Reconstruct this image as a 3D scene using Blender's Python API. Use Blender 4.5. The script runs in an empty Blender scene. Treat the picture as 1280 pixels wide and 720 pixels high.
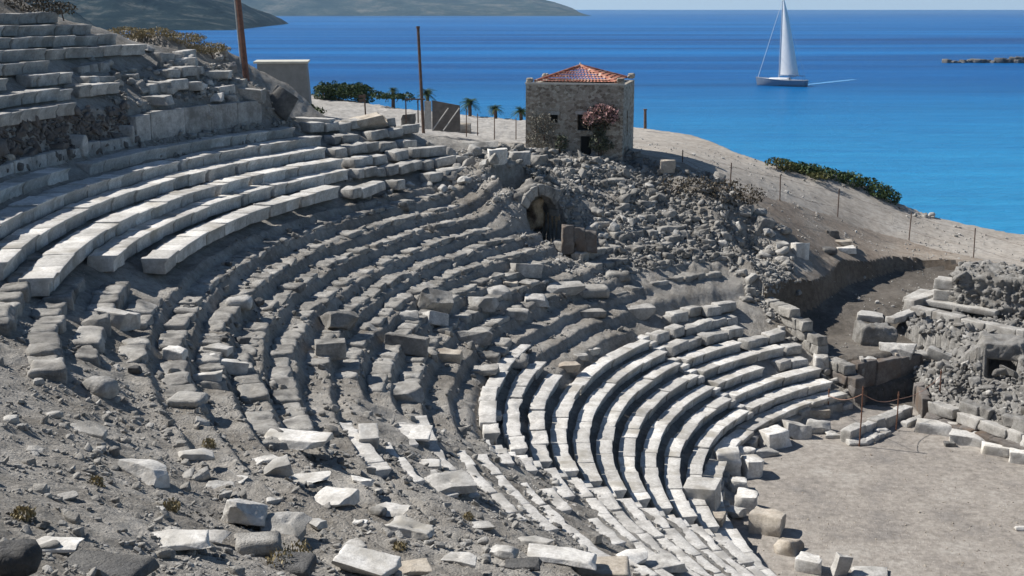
import bpy, math, random
import numpy as np
from mathutils import Vector, Matrix

# ------------------------------------------------------------------ camera, sky, sun, exposure
S = bpy.context.scene
COL = S.collection
F_PX, EYE, PITCH = 1518.34, 18.1878, 0.2255
cam_d = bpy.data.cameras.new('camera'); cam = bpy.data.objects.new('camera', cam_d); COL.objects.link(cam)
cam_d.sensor_width = 36.0; cam_d.lens = F_PX / 1280 * 36.0
cam_d.clip_start = 0.1; cam_d.clip_end = 90000
cam.location = (0, 0, EYE); cam.rotation_euler = (math.pi/2 - PITCH, 0, 0)
S.camera = cam
SUN_DIR = Vector((-0.95, 0.31, 0)).normalized()
SUN_EL = math.radians(44.5)
W = bpy.data.worlds.new("World"); S.world = W; W.use_nodes = True
wn = W.node_tree.nodes; bg = wn['Background']
sky = wn.new('ShaderNodeTexSky'); sky.sky_type = 'NISHITA'; sky.sun_disc = False
sky.sun_elevation = SUN_EL; sky.sun_rotation = math.atan2(SUN_DIR.x, SUN_DIR.y)
sky.air_density = 1.0; sky.dust_density = 0.0; sky.ozone_density = 3.0
wl = W.node_tree.links; wtc = wn.new('ShaderNodeTexCoord'); wsx = wn.new('ShaderNodeSeparateXYZ'); wl.new(wtc.outputs['Generated'], wsx.inputs[0])
wmr = wn.new('ShaderNodeMapRange'); wmr.inputs[1].default_value = 0.0; wmr.inputs[2].default_value = 0.10; wmr.inputs[3].default_value = 0.92; wmr.inputs[4].default_value = 0.0
wl.new(wsx.outputs[2], wmr.inputs[0]); wmx = wn.new('ShaderNodeMix'); wmx.data_type = 'RGBA'; wl.new(wmr.outputs[0], wmx.inputs[0]); wl.new(sky.outputs[0], wmx.inputs[6])
wmx.inputs[7].default_value = (7.2, 9.6, 12.0, 1)                       # pale blue sea air low over the horizon
wl.new(wmx.outputs[2], bg.inputs[0]); bg.inputs[1].default_value = 0.056
sun_d = bpy.data.lights.new('sun', 'SUN'); sun_d.energy = 5.0; S.cycles.diffuse_bounces = 2; sun_d.angle = math.radians(0.53); sun_d.color = (1.0, 0.955, 0.89)
sun = bpy.data.objects.new('sun', sun_d); COL.objects.link(sun)
sd = Vector((SUN_DIR.x*math.cos(SUN_EL), SUN_DIR.y*math.cos(SUN_EL), math.sin(SUN_EL)))
sun.rotation_euler = sd.to_track_quat('Z', 'Y').to_euler()
sun.location = (-60, 20, 90)
S.view_settings.view_transform = 'Standard'; S.view_settings.look = 'None'
S.view_settings.exposure = 0.43; S.view_settings.gamma = 1.0

# ------------------------------------------------------------------ noise
def _hash(ix, iy, iz, seed):
    h = (ix.astype(np.int64)*374761393 + iy.astype(np.int64)*668265263 + iz.astype(np.int64)*2147483647 + seed*974634777) & 0xFFFFFFFF
    h = ((h ^ (h >> 13)) * 1274126177) & 0xFFFFFFFF
    h = ((h ^ (h >> 16)) * 2246822519) & 0xFFFFFFFF
    return ((h ^ (h >> 15)) & 0xFFFFFF) / float(0x7FFFFF) - 1.0
def vnoise(P, seed=0):
    P = np.asarray(P, float); I = np.floor(P); f = P - I; I = I.astype(np.int64)
    u = f*f*f*(f*(f*6-15)+10)
    out = 0
    for dx in (0, 1):
        wx = u[:, 0] if dx else 1-u[:, 0]
        for dy in (0, 1):
            wy = u[:, 1] if dy else 1-u[:, 1]
            for dz in (0, 1):
                wz = u[:, 2] if dz else 1-u[:, 2]
                out = out + wx*wy*wz*_hash(I[:, 0]+dx, I[:, 1]+dy, I[:, 2]+dz, seed)
    return out
def fbm(P, octs=4, seed=0, gain=0.5):
    a, s, t = 1.0, 0, 0
    P = np.asarray(P, float)
    for o in range(octs):
        s = s + a*vnoise(P*(2.03**o)+o*17.3, seed+o); t += a; a *= gain
    return s/t
def fbm2(x, y, sc, octs=4, seed=0, gain=0.5):
    sh = np.shape(x)
    P = np.stack([np.ravel(x)/sc, np.ravel(y)/sc, np.full(np.size(x), 0.37)], 1)
    return fbm(P, octs, seed, gain).reshape(sh)
def smooth(a, b, x):
    t = np.clip((x-a)/(b-a), 0, 1); return t*t*(3-2*t)

# ------------------------------------------------------------------ the lie of the land
CX, CY, R0, RUN, RISE = 25.138, 43.027, 17.75, 0.884, 0.42
FLOOR = -1.3
SEA = -4.0
def polar(x, y):
    dx, dy = x-CX, y-CY
    return np.hypot(dx, dy), np.degrees(np.arctan2(dy, dx)) % 360
def cart(r, a):
    a = np.radians(a); return CX+r*np.cos(a), CY+r*np.sin(a)
def cone(r): return (r-R0)*RISE/RUN
CTRL = np.array([(4,77,9.3),(-2,80,9.6),(0,92,9.2),(-25,112,9.6),(-25,130,9.3),(-10,100,9.4),(-17,90,11.0),(-10,76,11.2),(-15,82,11.6),(-6,73,11.0),
 (12.6,80,8.4),(10.4,76,8.5),(8,74.5,9.2),(19,80,5.7),(25.8,80,2.6),(33.7,80,2.0),(17,91,7.5),(25,91,6.0),(29,90,4.1),(37,88,2.1),(15.5,70,5.2),(14,67,4.0),(17,68,3.2),
 (18.6,69,2.7),(22.3,74,2.7),(25.7,77,2.6),(28.8,77,2.4),(45,75,2),(60,75,1.5),(10,101,8.6),(-45,110,12),(-70,130,12),(-22,62,17.2),(-30,75,15.5),(-20,72,15.8),(-60,70,18),(60,40,1),(60,10,2),(1,73,9.9),(5,72,9.2)], float)
def tps_fit(C):
    d = np.hypot(C[:,None,0]-C[None,:,0], C[:,None,1]-C[None,:,1])
    K = np.where(d > 0, d**2*np.log(d+1e-9), 0) + np.eye(len(C))*2.0
    P = np.column_stack([np.ones(len(C)), C[:,:2]])
    A = np.block([[K, P],[P.T, np.zeros((3,3))]])
    return np.linalg.solve(A, np.append(C[:,2], [0,0,0]))
TPSW = tps_fit(CTRL)
def outer(x, y):
    z = TPSW[-3]+TPSW[-2]*x+TPSW[-1]*y
    for (cx, cy, _), w in zip(CTRL, TPSW[:-3]):
        d2 = (x-cx)**2+(y-cy)**2
        z = z + w*0.5*d2*np.log(d2+1e-9)
    return np.clip(z, -2, 19)
SHORE = np.array([(-120,160),(-80,150),(-40,142),(-22,136),(-10,120),(1.4,106),(10.7,102),(14.6,100),(17,92.5),(19,89.8),(24.5,91),(28.7,89.5),(32.8,89),(37.1,88),(60,86),(120,82)])
def y_shore(x): return np.interp(x, SHORE[:,0], SHORE[:,1])
PR = np.array([0, 16.2, 16.55, 16.75, 17.3, 37.0, 43.0, 43.9, 44.25, 44.7, 52.0, 60, 400])
PZ = np.array([FLOOR, FLOOR, FLOOR+.02, -1.2, -.75, cone(37.0)-.42, 11.55, 12.15, 12.5, 13.9, 13.9+.6625*7.3-.1, 18.7, 18.7])
def cavea(r, a):
    z = np.interp(r, PR, PZ)
    z = z - smooth(204, 212, a)*smooth(44, 46, r)*0.75          # ruined ground where the camera stands
    marble = smooth(24.2, 23.4, r)*smooth(141.5, 143, a)*smooth(190, 187, a)
    marble = np.maximum(marble, smooth(26.9, 26.2, r)*smooth(161, 164, a)*smooth(190, 187, a))
    marble = np.maximum(marble, smooth(25.5, 24.8, r)*smooth(143, 141, a))
    nearw = smooth(188.5, 191, a)*smooth(31.6, 30.4, r)*smooth(214, 206, a+4*(r < 26))
    marble = np.maximum(np.maximum(marble, smooth(26.5, 25.8, r)*smooth(188, 191, a)), nearw)
    nearw = np.maximum(nearw, smooth(188.5, 191, a)*smooth(26.5, 25.8, r))
    inside = smooth(17.4, 18.2, r)*smooth(37.6, 36.4, r)
    z = z + inside*((1-marble)*0.22 - marble*0.10 + nearw*.42)
    # rock-cut steps left in the ruined middle
    t = (r-26.35)/1.05 + 0.2*fbm2(r*np.cos(np.radians(a)), r*np.sin(np.radians(a)), 3.0, 2, 5)
    saw = (np.floor(t)+smooth(0.72, 1.0, t-np.floor(t)) - t + .14)*.5
    z = z + inside*(1-marble)*saw*0.75*smooth(232, 214, a)*smooth(128, 138, a)
    return z
def poly_inside(x, y, poly):
    c = np.zeros(np.shape(x), bool); n = len(poly)
    for i in range(n):
        x1, y1 = poly[i]; x2, y2 = poly[(i+1) % n]
        if y1 == y2: continue
        c ^= ((y1 > y) != (y2 > y)) & (x < (x2-x1)*(y-y1)/(y2-y1)+x1)
    return c
def poly_dist(x, y, poly):
    d = np.full(np.shape(x), 1e9); n = len(poly)
    for i in range(n):
        x1, y1 = poly[i]; x2, y2 = poly[(i+1) % n]
        L = (x2-x1)**2+(y2-y1)**2
        t = np.clip(((x-x1)*(x2-x1)+(y-y1)*(y2-y1))/L, 0, 1)
        d = np.minimum(d, np.hypot(x-x1-t*(x2-x1), y-y1-t*(y2-y1)))
    return np.where(poly_inside(x, y, poly), -d, d)
def P2(r, a): 
    p = cart(r, a); return (float(p[0]), float(p[1]))
# the excavated trench beyond the end of the seats, and the pit of the side passage
TRENCH = [P2(15.6,117.3), P2(24.5,117.1), (15.2,66.2), (17.3,67.6), (18.8,69.6), (20.4,72.6), (22.4,74.2), (24.4,76.3), (26.6,77.1), (29.2,76.9), (31,75.0), (48,66), (48,25), (22.5,49.0), (20,53.5)]
EARTH_SHELF = [(15.9,60.1), (16.6,63.6), (18.0,65.0), (20.2,65.4), (20.9,61.2), (19.6,60.6), (17.8,59.9)]
VA = 135.6                                                   # bearing of the vaulted passage from the centre
def terrain(x, y, fine=True):
    x = np.asarray(x, float); y = np.asarray(y, float)
    r, a = polar(x, y)
    wob = fbm2(x, y, 4.0, 3, 11)
    zc = cavea(r, a) + np.clip(117.5-a, 0, 30)*.45*smooth(24, 26, r)
    zo = outer(x, y)
    k = 0.35
    hh = np.clip(0.5+0.5*(zo-zc)/k, 0, 1); zmin = zo*(1-hh)+zc*hh - k*hh*(1-hh)
    up = smooth(147.2, 150.0, a + 1.2*wob)*smooth(43.2, 43.9, r)  # the upper tier stands above the country behind
    z = zmin*(1-up)+zc*up
    z = np.where((a > 150) & (r < 60) & (a < 330), np.where(r > 43, zc, z), z)
    cap = np.interp(a, [140, 147, 150, 152, 156, 158.5, 161, 170], [11, 12.2, 14.6, 15.9, 16.9, 17.6, 19, 30]) + .25*wob
    z = np.where((r > 43.5) & (a < 170) & (a > 120), np.minimum(z, np.maximum(cap, zo*0+11.0)), z)
    mcap = np.interp(a, [141.5, 143.4, 144.5, 147.4, 150.6, 153], [10, 12.4, 14.1, 15.8, 16.6, 16.9])
    md = np.minimum(mcap - np.clip(r-52, 0, 30)*.9, 12.0+(r-44.2)*.85) + .3*wob
    z = np.where((a > 141) & (a < 152) & (r > 44), np.maximum(z, md), z)
    dv = (a-VA)*math.pi/180*r
    z = z + 1.55*np.exp(-(dv/3.0)**2)*smooth(32.2, 33.4, r)*smooth(38.5, 36, r)
    z = z - 1.5*np.exp(-((x-13.9)**2+(y-69.6)**2)/2.2)
    out_cav = (a < 117.0) & (r < 25.5) | (a > 303)
    z = np.where(out_cav, np.where(r < 17.6, FLOOR, zo), z)
    # trench
    dT = poly_dist(x, y, TRENCH)
    zlow = np.clip(-1.3+(y-57.0)*0.25, -1.3, 1.5) + .06*wob
    zlow = zlow + .5*np.exp(np.minimum(dT, 0)/.6)*(y > 62)
    zlow = np.where((x > 24) & (y < 72), np.minimum(zlow, 0.6), zlow)
    cut = np.clip(0.5 - dT/0.35, 0, 1)
    near_end = (r < 25) & (a < 119) 
    z = np.where(dT < 0.18, z*(1-cut)+np.minimum(z, zlow)*cut, z)
    dS = poly_dist(x, y, EARTH_SHELF)
    z = np.where(dS < 0.25, np.maximum(z, (0.72+.1*wob)*np.clip(.5-dS/.5, 0, 1)+z*(1-np.clip(.5-dS/.5, 0, 1))), z)
    # mouth of the vaulted passage cut into the slope
    da = (a-VA)*math.pi/180*r
    vm = smooth(1.4, 1.28, np.abs(da))*smooth(28.8, 29.6, r)*smooth(35.6, 35.2, r)
    z = z*(1-vm)+np.minimum(z, 5.15)*vm
    # shore
    sh = y-y_shore(x)+0.8*wob
    z = np.where(sh > 0, z-sh*1.3, z); z = np.maximum(z, -9)
    if fine:
        rough = np.where(r < 16.2, 0.10, 1.0)
        rough = np.where((dT < 0), 0.5, rough)
        pathy = (a < 150) & (x > 6) & (r > 30) & (zo <= zc+.3) | (out_cav & (dT > 0.3))
        rough = np.where(pathy, 0.35, rough)
        vz = smooth(25.5, 28, r)*smooth(142, 134, a)*smooth(116, 119, a)*smooth(41, 38, r)*(1-vm)
        z = z + rough*(0.13*fbm2(x, y, 1.3, 3, 21) + 0.06*fbm2(x, y, .32, 3, 31)*(1+1.2*vz)) + vz*0.32*fbm2(x, y, 2.0, 3, 41)*smooth(.9,1.6,np.abs(da)+9*(r<29))
        near = np.hypot(x, y) < 40
        if near.any():
            z = z + np.where(near, rough*0.022*fbm2(x, y, .09, 2, 51), 0)
    return z
CT, ST = math.cos(PITCH), math.sin(PITCH)
def ray(u, v):
    X = (u-640)/F_PX; Y = (360-v)/F_PX
    return np.array([X, CT+Y*ST, -ST+Y*CT])
EXTRA = None
def spot(u, v, tmin=5.0, tmax=170.0):
    """where the line of sight through a spot of the photo meets the ground"""
    d = ray(u, v); t = np.arange(tmin, tmax, .06)
    z = terrain(d[0]*t, d[1]*t, False)
    if EXTRA: z = np.maximum(z, EXTRA(d[0]*t, d[1]*t))
    hit = np.nonzero(EYE+d[2]*t < z)[0]
    k = hit[0] if len(hit) else len(t)-1
    return float(d[0]*t[k]), float(d[1]*t[k]), float(z[k]), float(t[k])
def at_dist(u, v, y):
    d = ray(u, v); t = y/d[1]; return float(d[0]*t), float(y), float(EYE+d[2]*t)

# ------------------------------------------------------------------ materials
def node_mat(name):
    m = bpy.data.materials.new(name); m.use_nodes = True
    nt = m.node_tree; b = nt.nodes['Principled BSDF']
    return m, nt, b
def N(nt, t, **kw):
    n = nt.nodes.new(t)
    for k, v in kw.items():
        if k in n.inputs: n.inputs[k].default_value = v
        else: setattr(n, k, v)
    return n
def ramp(nt, stops, fac):
    r = nt.nodes.new('ShaderNodeValToRGB'); e = r.color_ramp.elements
    e[0].position, e[0].color = stops[0][0], (*stops[0][1], 1)
    e[1].position, e[1].color = stops[-1][0], (*stops[-1][1], 1)
    for p, c in stops[1:-1]:
        q = e.new(p); q.color = (*c, 1)
    nt.links.new(fac, r.inputs[0]); return r
def mix(nt, fac, a, b, mode='MIX'):
    n = nt.nodes.new('ShaderNodeMix'); n.data_type = 'RGBA'; n.blend_type = mode
    for i, s in ((0, fac), (6, a), (7, b)):
        if hasattr(s, 'links'): nt.links.new(s, n.inputs[i])
        else: n.inputs[i].default_value = s if i == 0 else (*s, 1)
    return n.outputs[2]
def stone(name, cols, sc=1.0, rough=.85, bump=.5, tint=0.25, stain=None, pits=.5, world=True):
    """weathered stone: blotches of several scales, stains, pits and cracks; every block its own tone"""
    m, nt, b = node_mat(name); L = nt.links
    tc = N(nt, 'ShaderNodeTexCoord'); oi = N(nt, 'ShaderNodeObjectInfo')
    off = N(nt, 'ShaderNodeVectorMath', operation='MULTIPLY_ADD'); L.new(oi.outputs['Random'], off.inputs[0])
    off.inputs[1].default_value = (37, 61, 23); L.new(tc.outputs['Object'], off.inputs[2])
    v = off.outputs[0]
    n1 = N(nt, 'ShaderNodeTexNoise', Scale=1.6*sc, Detail=8.0, Roughness=.68); L.new(v, n1.inputs['Vector'])
    n2 = N(nt, 'ShaderNodeTexNoise', Scale=9*sc, Detail=6.0, Roughness=.7); L.new(v, n2.inputs['Vector'])
    c = ramp(nt, [(.30, cols[0]), (.5, cols[1]), (.72, cols[2])], n1.outputs[0]).outputs[0]
    g = ramp(nt, [(.32, (.62,.61,.60)), (.62, (1.08,1.08,1.08))], n2.outputs[0]).outputs[0]
    c = mix(nt, .75, c, g, 'MULTIPLY')
    if stain:
        n3 = N(nt, 'ShaderNodeTexNoise', Scale=.7*sc, Detail=5.0, Roughness=.6); L.new(v, n3.inputs['Vector'])
        sf = ramp(nt, [(.50, (0,0,0)), (.68, (1,1,1))], n3.outputs[0]).outputs[0]
        c = mix(nt, sf, c, stain)
    t = N(nt, 'ShaderNodeMapRange'); t.inputs[3].default_value = 1-tint; t.inputs[4].default_value = 1+tint*.55
    L.new(oi.outputs['Random'], t.inputs[0])
    tv = N(nt, 'ShaderNodeCombineXYZ')
    for i in range(3): L.new(t.outputs[0], tv.inputs[i])
    c = mix(nt, 1.0, c, tv.outputs[0], 'MULTIPLY')
    L.new(c, b.inputs['Base Color']); b.inputs['Roughness'].default_value = rough
    b.inputs['Specular IOR Level'].default_value = .25
    vo = N(nt, 'ShaderNodeTexVoronoi', Scale=14*sc); vo.feature = 'DISTANCE_TO_EDGE'; L.new(v, vo.inputs['Vector'])
    n4 = N(nt, 'ShaderNodeTexNoise', Scale=22*sc, Detail=7.0, Roughness=.72); L.new(v, n4.inputs['Vector'])
    ad = N(nt, 'ShaderNodeMath', operation='MULTIPLY_ADD'); L.new(vo.outputs['Distance'], ad.inputs[0]); ad.inputs[1].default_value = pits
    L.new(n4.outputs[0], ad.inputs[2])
    bp = N(nt, 'ShaderNodeBump', Strength=bump, Distance=.05); L.new(ad.outputs[0], bp.inputs['Height']); L.new(bp.outputs[0], b.inputs['Normal'])
    return m
def earth(name, cols, pebble=(.5,.49,.47), sc=1.0, bump=.8, pamt=.5):
    m, nt, b = node_mat(name); L = nt.links
    tc = N(nt, 'ShaderNodeTexCoord'); v = tc.outputs['Object']
    n1 = N(nt, 'ShaderNodeTexNoise', Scale=.3*sc, Detail=9.0, Roughness=.72); L.new(v, n1.inputs['Vector'])
    n2 = N(nt, 'ShaderNodeTexNoise', Scale=3.0*sc, Detail=8.0, Roughness=.75); L.new(v, n2.inputs['Vector'])
    c = ramp(nt, [(.34, cols[0]), (.5, cols[1]), (.66, cols[2])], n1.outputs[0]).outputs[0]
    g = ramp(nt, [(.34, (.58,.57,.56)), (.64, (1.14,1.13,1.12))], n2.outputs[0]).outputs[0]
    c = mix(nt, .85, c, g, 'MULTIPLY')
    vo = N(nt, 'ShaderNodeTexVoronoi', Scale=6.5*sc, Randomness=1.0); L.new(v, vo.inputs['Vector'])
    vo2 = N(nt, 'ShaderNodeTexVoronoi', Scale=17*sc, Randomness=1.0); L.new(v, vo2.inputs['Vector'])
    wn_ = N(nt, 'ShaderNodeTexWhiteNoise'); wn_.noise_dimensions = '3D'; L.new(vo.outputs['Color'], wn_.inputs['Vector'])
    pf = ramp(nt, [(.13, (1,1,1)), (.24, (0,0,0))], vo.outputs['Distance']).outputs[0]
    sel = ramp(nt, [(.62, (0,0,0)), (.66, (1,1,1))], wn_.outputs['Value']).outputs[0]
    pm = mix(nt, 1.0, pf, sel, 'MULTIPLY')
    pmv = N(nt, 'ShaderNodeMath', operation='MULTIPLY'); L.new(pm, pmv.inputs[0]); pmv.inputs[1].default_value = pamt
    c = mix(nt, pmv.outputs[0], c, pebble)
    L.new(c, b.inputs['Base Color']); b.inputs['Roughness'].default_value = .95; b.inputs['Specular IOR Level'].default_value = .1
    n4 = N(nt, 'ShaderNodeTexNoise', Scale=11*sc, Detail=8.0, Roughness=.75); L.new(v, n4.inputs['Vector'])
    a1 = N(nt, 'ShaderNodeMath', operation='MULTIPLY_ADD'); L.new(vo2.outputs['Distance'], a1.inputs[0]); a1.inputs[1].default_value = -.35; L.new(n4.outputs[0], a1.inputs[2])
    a2 = N(nt, 'ShaderNodeMath', operation='MULTIPLY_ADD'); L.new(pmv.outputs[0], a2.inputs[0]); a2.inputs[1].default_value = .6; L.new(a1.outputs[0], a2.inputs[2])
    bp = N(nt, 'ShaderNodeBump', Strength=bump, Distance=.09); L.new(a2.outputs[0], bp.inputs['Height']); L.new(bp.outputs[0], b.inputs['Normal'])
    return m
def plain(name, col, rough=.7, var=.15, sc=3.0, metal=0.0, bump=0.0):
    m, nt, b = node_mat(name); L = nt.links
    tc = N(nt, 'ShaderNodeTexCoord'); n1 = N(nt, 'ShaderNodeTexNoise', Scale=sc, Detail=6.0, Roughness=.65); L.new(tc.outputs['Object'], n1.inputs['Vector'])
    lo = tuple(c*(1-var*1.6) for c in col); hi = tuple(min(1, c*(1+var)) for c in col)
    c = ramp(nt, [(.3, lo), (.7, hi)], n1.outputs[0]).outputs[0]
    L.new(c, b.inputs['Base Color']); b.inputs['Roughness'].default_value = rough; b.inputs['Metallic'].default_value = metal
    if bump:
        bp = N(nt, 'ShaderNodeBump', Strength=bump, Distance=.03); L.new(n1.outputs[0], bp.inputs['Height']); L.new(bp.outputs[0], b.inputs['Normal'])
    return m
M = {}
M['marble'] = stone('white_marble', [(.44,.42,.385),(.67,.65,.61),(.76,.745,.71)], 1.0, .8, .45, .3, (.37,.345,.30), .35)
M['marble_worn'] = stone('worn_marble', [(.30,.29,.27),(.50,.485,.455),(.66,.645,.61)], 1.2, .85, .6, .22, (.25,.24,.22), .5)
M['marble_dusty'] = stone('dusty_marble', [(.36,.345,.32),(.62,.60,.565),(.74,.725,.69)], 1.4, .85, .55, .08, (.36,.345,.32), .5)
M['grey_rock'] = stone('grey_limestone', [(.25,.237,.215),(.40,.384,.353),(.51,.492,.458)], 1.2, .9, .8, .25, (.13,.125,.118), .6)
M['tan_rock'] = stone('tan_stone', [(.33,.285,.23),(.50,.445,.37),(.62,.565,.49)], 1.2, .9, .6, .2, (.30,.25,.20), .4)
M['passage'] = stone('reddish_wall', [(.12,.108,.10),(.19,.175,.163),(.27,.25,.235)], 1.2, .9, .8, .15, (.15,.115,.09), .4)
M['dark_rock'] = stone('dark_grey_rock', [(.075,.075,.075),(.125,.123,.12),(.2,.196,.19)], 1.0, .9, .9, .2, (.24,.23,.21), .6)
M['earth'] = earth('grey_earth', [(.225,.205,.178),(.36,.34,.308),(.47,.45,.415)], (.50,.485,.455), 1.0, 1.0, .8)
M['orch'] = earth('orchestra_gravel', [(.235,.22,.205),(.33,.302,.27),(.41,.385,.35)], (.50,.47,.43), 1.0, .45, .5)
M['path'] = earth('sandy_path', [(.33,.297,.258),(.405,.372,.33),(.455,.428,.388)], (.52,.48,.43), .8, .35, .5)
M['verge'] = earth('brownish_verge', [(.25,.205,.165),(.31,.265,.22),(.37,.335,.29)], (.46,.42,.38), 1.0, .6, .6)
M['road'] = earth('pale_road', [(.33,.315,.295),(.39,.375,.35),(.43,.415,.395)], (.5,.48,.45), .6, .2, .3)
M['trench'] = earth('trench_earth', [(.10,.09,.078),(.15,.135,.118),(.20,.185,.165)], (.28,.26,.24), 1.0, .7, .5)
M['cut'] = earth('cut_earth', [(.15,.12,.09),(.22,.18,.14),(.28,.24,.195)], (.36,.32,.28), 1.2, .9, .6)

# ------------------------------------------------------------------ mesh and object helpers
def mesh_from(name, V, Fq, mat, smooth_=False):
    me = bpy.data.meshes.new(name)
    V = np.asarray(V, np.float32)
    if isinstance(Fq, np.ndarray) and Fq.ndim == 2:
        n, k = Fq.shape
        me.vertices.add(len(V)); me.vertices.foreach_set('co', V.ravel())
        me.loops.add(n*k); me.loops.foreach_set('vertex_index', Fq.astype(np.int32).ravel())
        me.polygons.add(n); me.polygons.foreach_set('loop_start', np.arange(0, n*k, k, dtype=np.int32))
        me.polygons.foreach_set('loop_total', np.full(n, k, np.int32))
        me.update(calc_edges=True)
    else:
        me.from_pydata([tuple(map(float, p)) for p in V], [], [tuple(int(i) for i in f) for f in Fq]); me.update()
    if smooth_: me.polygons.foreach_set('use_smooth', np.ones(len(me.polygons), bool))
    if mat is not None: me.materials.append(mat)
    return me
def link(name, me, parent=None, loc=None):
    o = bpy.data.objects.new(name, me); COL.objects.link(o)
    if parent is not None: o.parent = parent
    if loc is not None: o.location = loc
    return o
def tag(o, label=None, cat=None, group=None, kind=None):
    if label: o['label'] = label
    if cat: o['category'] = cat
    if group: o['group'] = group
    if kind: o['kind'] = kind
    return o
def thing(name, label, cat, loc=(0,0,0), rz=0, group=None):
    o = link(name, None, None, loc); o.rotation_euler = (0, 0, rz); o.empty_display_size = .2
    return tag(o, label, cat, group)
class MB:
    def __init__(s): s.v = []; s.f = []
    def add(s, V, Fs):
        n = len(s.v); s.v += [tuple(p) for p in V]; s.f += [tuple(i+n for i in f) for f in Fs]; return s
    def box(s, x0, x1, y0, y1, z0, z1):
        return s.add([(x0,y0,z0),(x1,y0,z0),(x1,y1,z0),(x0,y1,z0),(x0,y0,z1),(x1,y0,z1),(x1,y1,z1),(x0,y1,z1)],
            [(3,2,1,0),(4,5,6,7),(0,1,5,4),(1,2,6,5),(2,3,7,6),(3,0,4,7)])
    def tube(s, pts, rad, k=8, cap=True):
        pts = [Vector(p) for p in pts]; n = len(pts); rad = [rad]*n if np.isscalar(rad) else rad
        V = []; Fs = []
        for i, p in enumerate(pts):
            d = (pts[min(i+1, n-1)]-pts[max(i-1, 0)]).normalized()
            a = d.orthogonal().normalized() if i == 0 else (a - d*a.dot(d)).normalized()
            b = d.cross(a)
            for j in range(k):
                t = 2*math.pi*j/k; V.append(p+(a*math.cos(t)+b*math.sin(t))*rad[i])
        for i in range(n-1):
            for j in range(k): Fs.append((i*k+j, i*k+(j+1)%k, (i+1)*k+(j+1)%k, (i+1)*k+j))
        if cap: Fs += [tuple(range(k-1, -1, -1)), tuple((n-1)*k+j for j in range(k))]
        return s.add(V, Fs)
    def build(s, name, mat, parent=None, sm=False): return link(name, mesh_from(name, s.v, s.f, mat, sm), parent)
_lat = {}
def lattice(nx, ny, nz):
    """surface of a subdivided cube in [-1,1]^3: integer grid coordinates and quads"""
    key = (nx, ny, nz)
    if key in _lat: return _lat[key]
    idx = {}; V = []; Q = []
    def vid(i, j, k):
        t = (i, j, k)
        if t not in idx: idx[t] = len(V); V.append(t)
        return idx[t]
    for k, flip in ((0, 1), (nz, 0)):
        for i in range(nx):
            for j in range(ny):
                q = [vid(i,j,k), vid(i+1,j,k), vid(i+1,j+1,k), vid(i,j+1,k)]; Q.append(q[::-1] if flip else q)
    for j, flip in ((0, 0), (ny, 1)):
        for i in range(nx):
            for k in range(nz):
                q = [vid(i,j,k), vid(i+1,j,k), vid(i+1,j,k+1), vid(i,j,k+1)]; Q.append(q[::-1] if flip else q)
    for i, flip in ((0, 1), (nx, 0)):
        for j in range(ny):
            for k in range(nz):
                q = [vid(i,j,k), vid(i,j+1,k), vid(i,j+1,k+1), vid(i,j,k+1)]; Q.append(q[::-1] if flip else q)
    _lat[key] = (np.array(V), np.array(Q)); return _lat[key]
def _axis(n, half, b):
    inner = np.linspace(-half+b, half-b, n-1) if n > 2 else np.array([0.0])
    return np.concatenate([[-half], inner, [half]])
def rock(w, d, h, rng, div=(6,4,4), bevel=.04, warp=.1, amp=.03, nsc=2.2, chips=0.0, octs=3, ends=1.0, facets=0):
    """a broken or dressed block centred on its base (z from 0 to h): corners pulled about, edges rounded, faces roughened"""
    G, Q = lattice(*div); b = min(bevel, .45*min(w, d, h))
    ax = [_axis(n, s/2, b) for n, s in zip(div, (w, d, h))]
    P = np.stack([ax[i][G[:, i]] for i in range(3)], 1)
    half = np.array([w, d, h])/2
    inner = np.clip(P, -(half-b), half-b); o = P-inner; L = np.linalg.norm(o, axis=1, keepdims=True)
    P = np.where(L > 1e-9, inner+o/np.maximum(L, 1e-9)*b, P)
    if warp:
        c = np.array([[rng.uniform(-1, 1) for _ in range(3)] for _ in range(8)])*warp*half*2*np.array([.5,.5,.5])
        t = (P/half+1)/2
        for q in range(8):
            wx = t[:,0] if q & 1 else 1-t[:,0]; wy = t[:,1] if q & 2 else 1-t[:,1]; wz = t[:,2] if q & 4 else 1-t[:,2]
            P = P + (wx*wy*wz)[:, None]*c[q]
    for _ in range(facets):
        n_ = np.array([rng.gauss(0, 1), rng.gauss(0, 1), rng.gauss(0, .75)])/half; n_ /= np.linalg.norm(n_)
        q = P@n_; P = P - n_*np.maximum(0, q-q.max()*rng.uniform(.55, .85))[:, None]
    sd_ = rng.randrange(10000); nrm = P/np.maximum(np.linalg.norm(P/half, axis=1, keepdims=True), .2)
    nrm = nrm/np.maximum(np.linalg.norm(nrm, axis=1, keepdims=True), 1e-6)
    nrm[:,0] *= ends
    P = P + nrm*(amp*fbm(P*nsc+rng.uniform(0, 99), octs, sd_))[:, None]
    if chips:
        cn = vnoise(P*1.7+rng.uniform(0, 99), sd_+7); P = P - nrm*(chips*np.clip(cn-.15, 0, 1))[:, None]
    P[:, 2] += h/2
    return P, Q
def rot_z(P, a):
    c, s = math.cos(a), math.sin(a); return np.stack([P[:,0]*c-P[:,1]*s, P[:,0]*s+P[:,1]*c, P[:,2]], 1)
def tilt(P, ax, ay):
    c, s = math.cos(ax), math.sin(ax); P = np.stack([P[:,0], P[:,1]*c-P[:,2]*s, P[:,1]*s+P[:,2]*c], 1)
    c, s = math.cos(ay), math.sin(ay); return np.stack([P[:,0]*c+P[:,2]*s, P[:,1], -P[:,0]*s+P[:,2]*c], 1)

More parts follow.
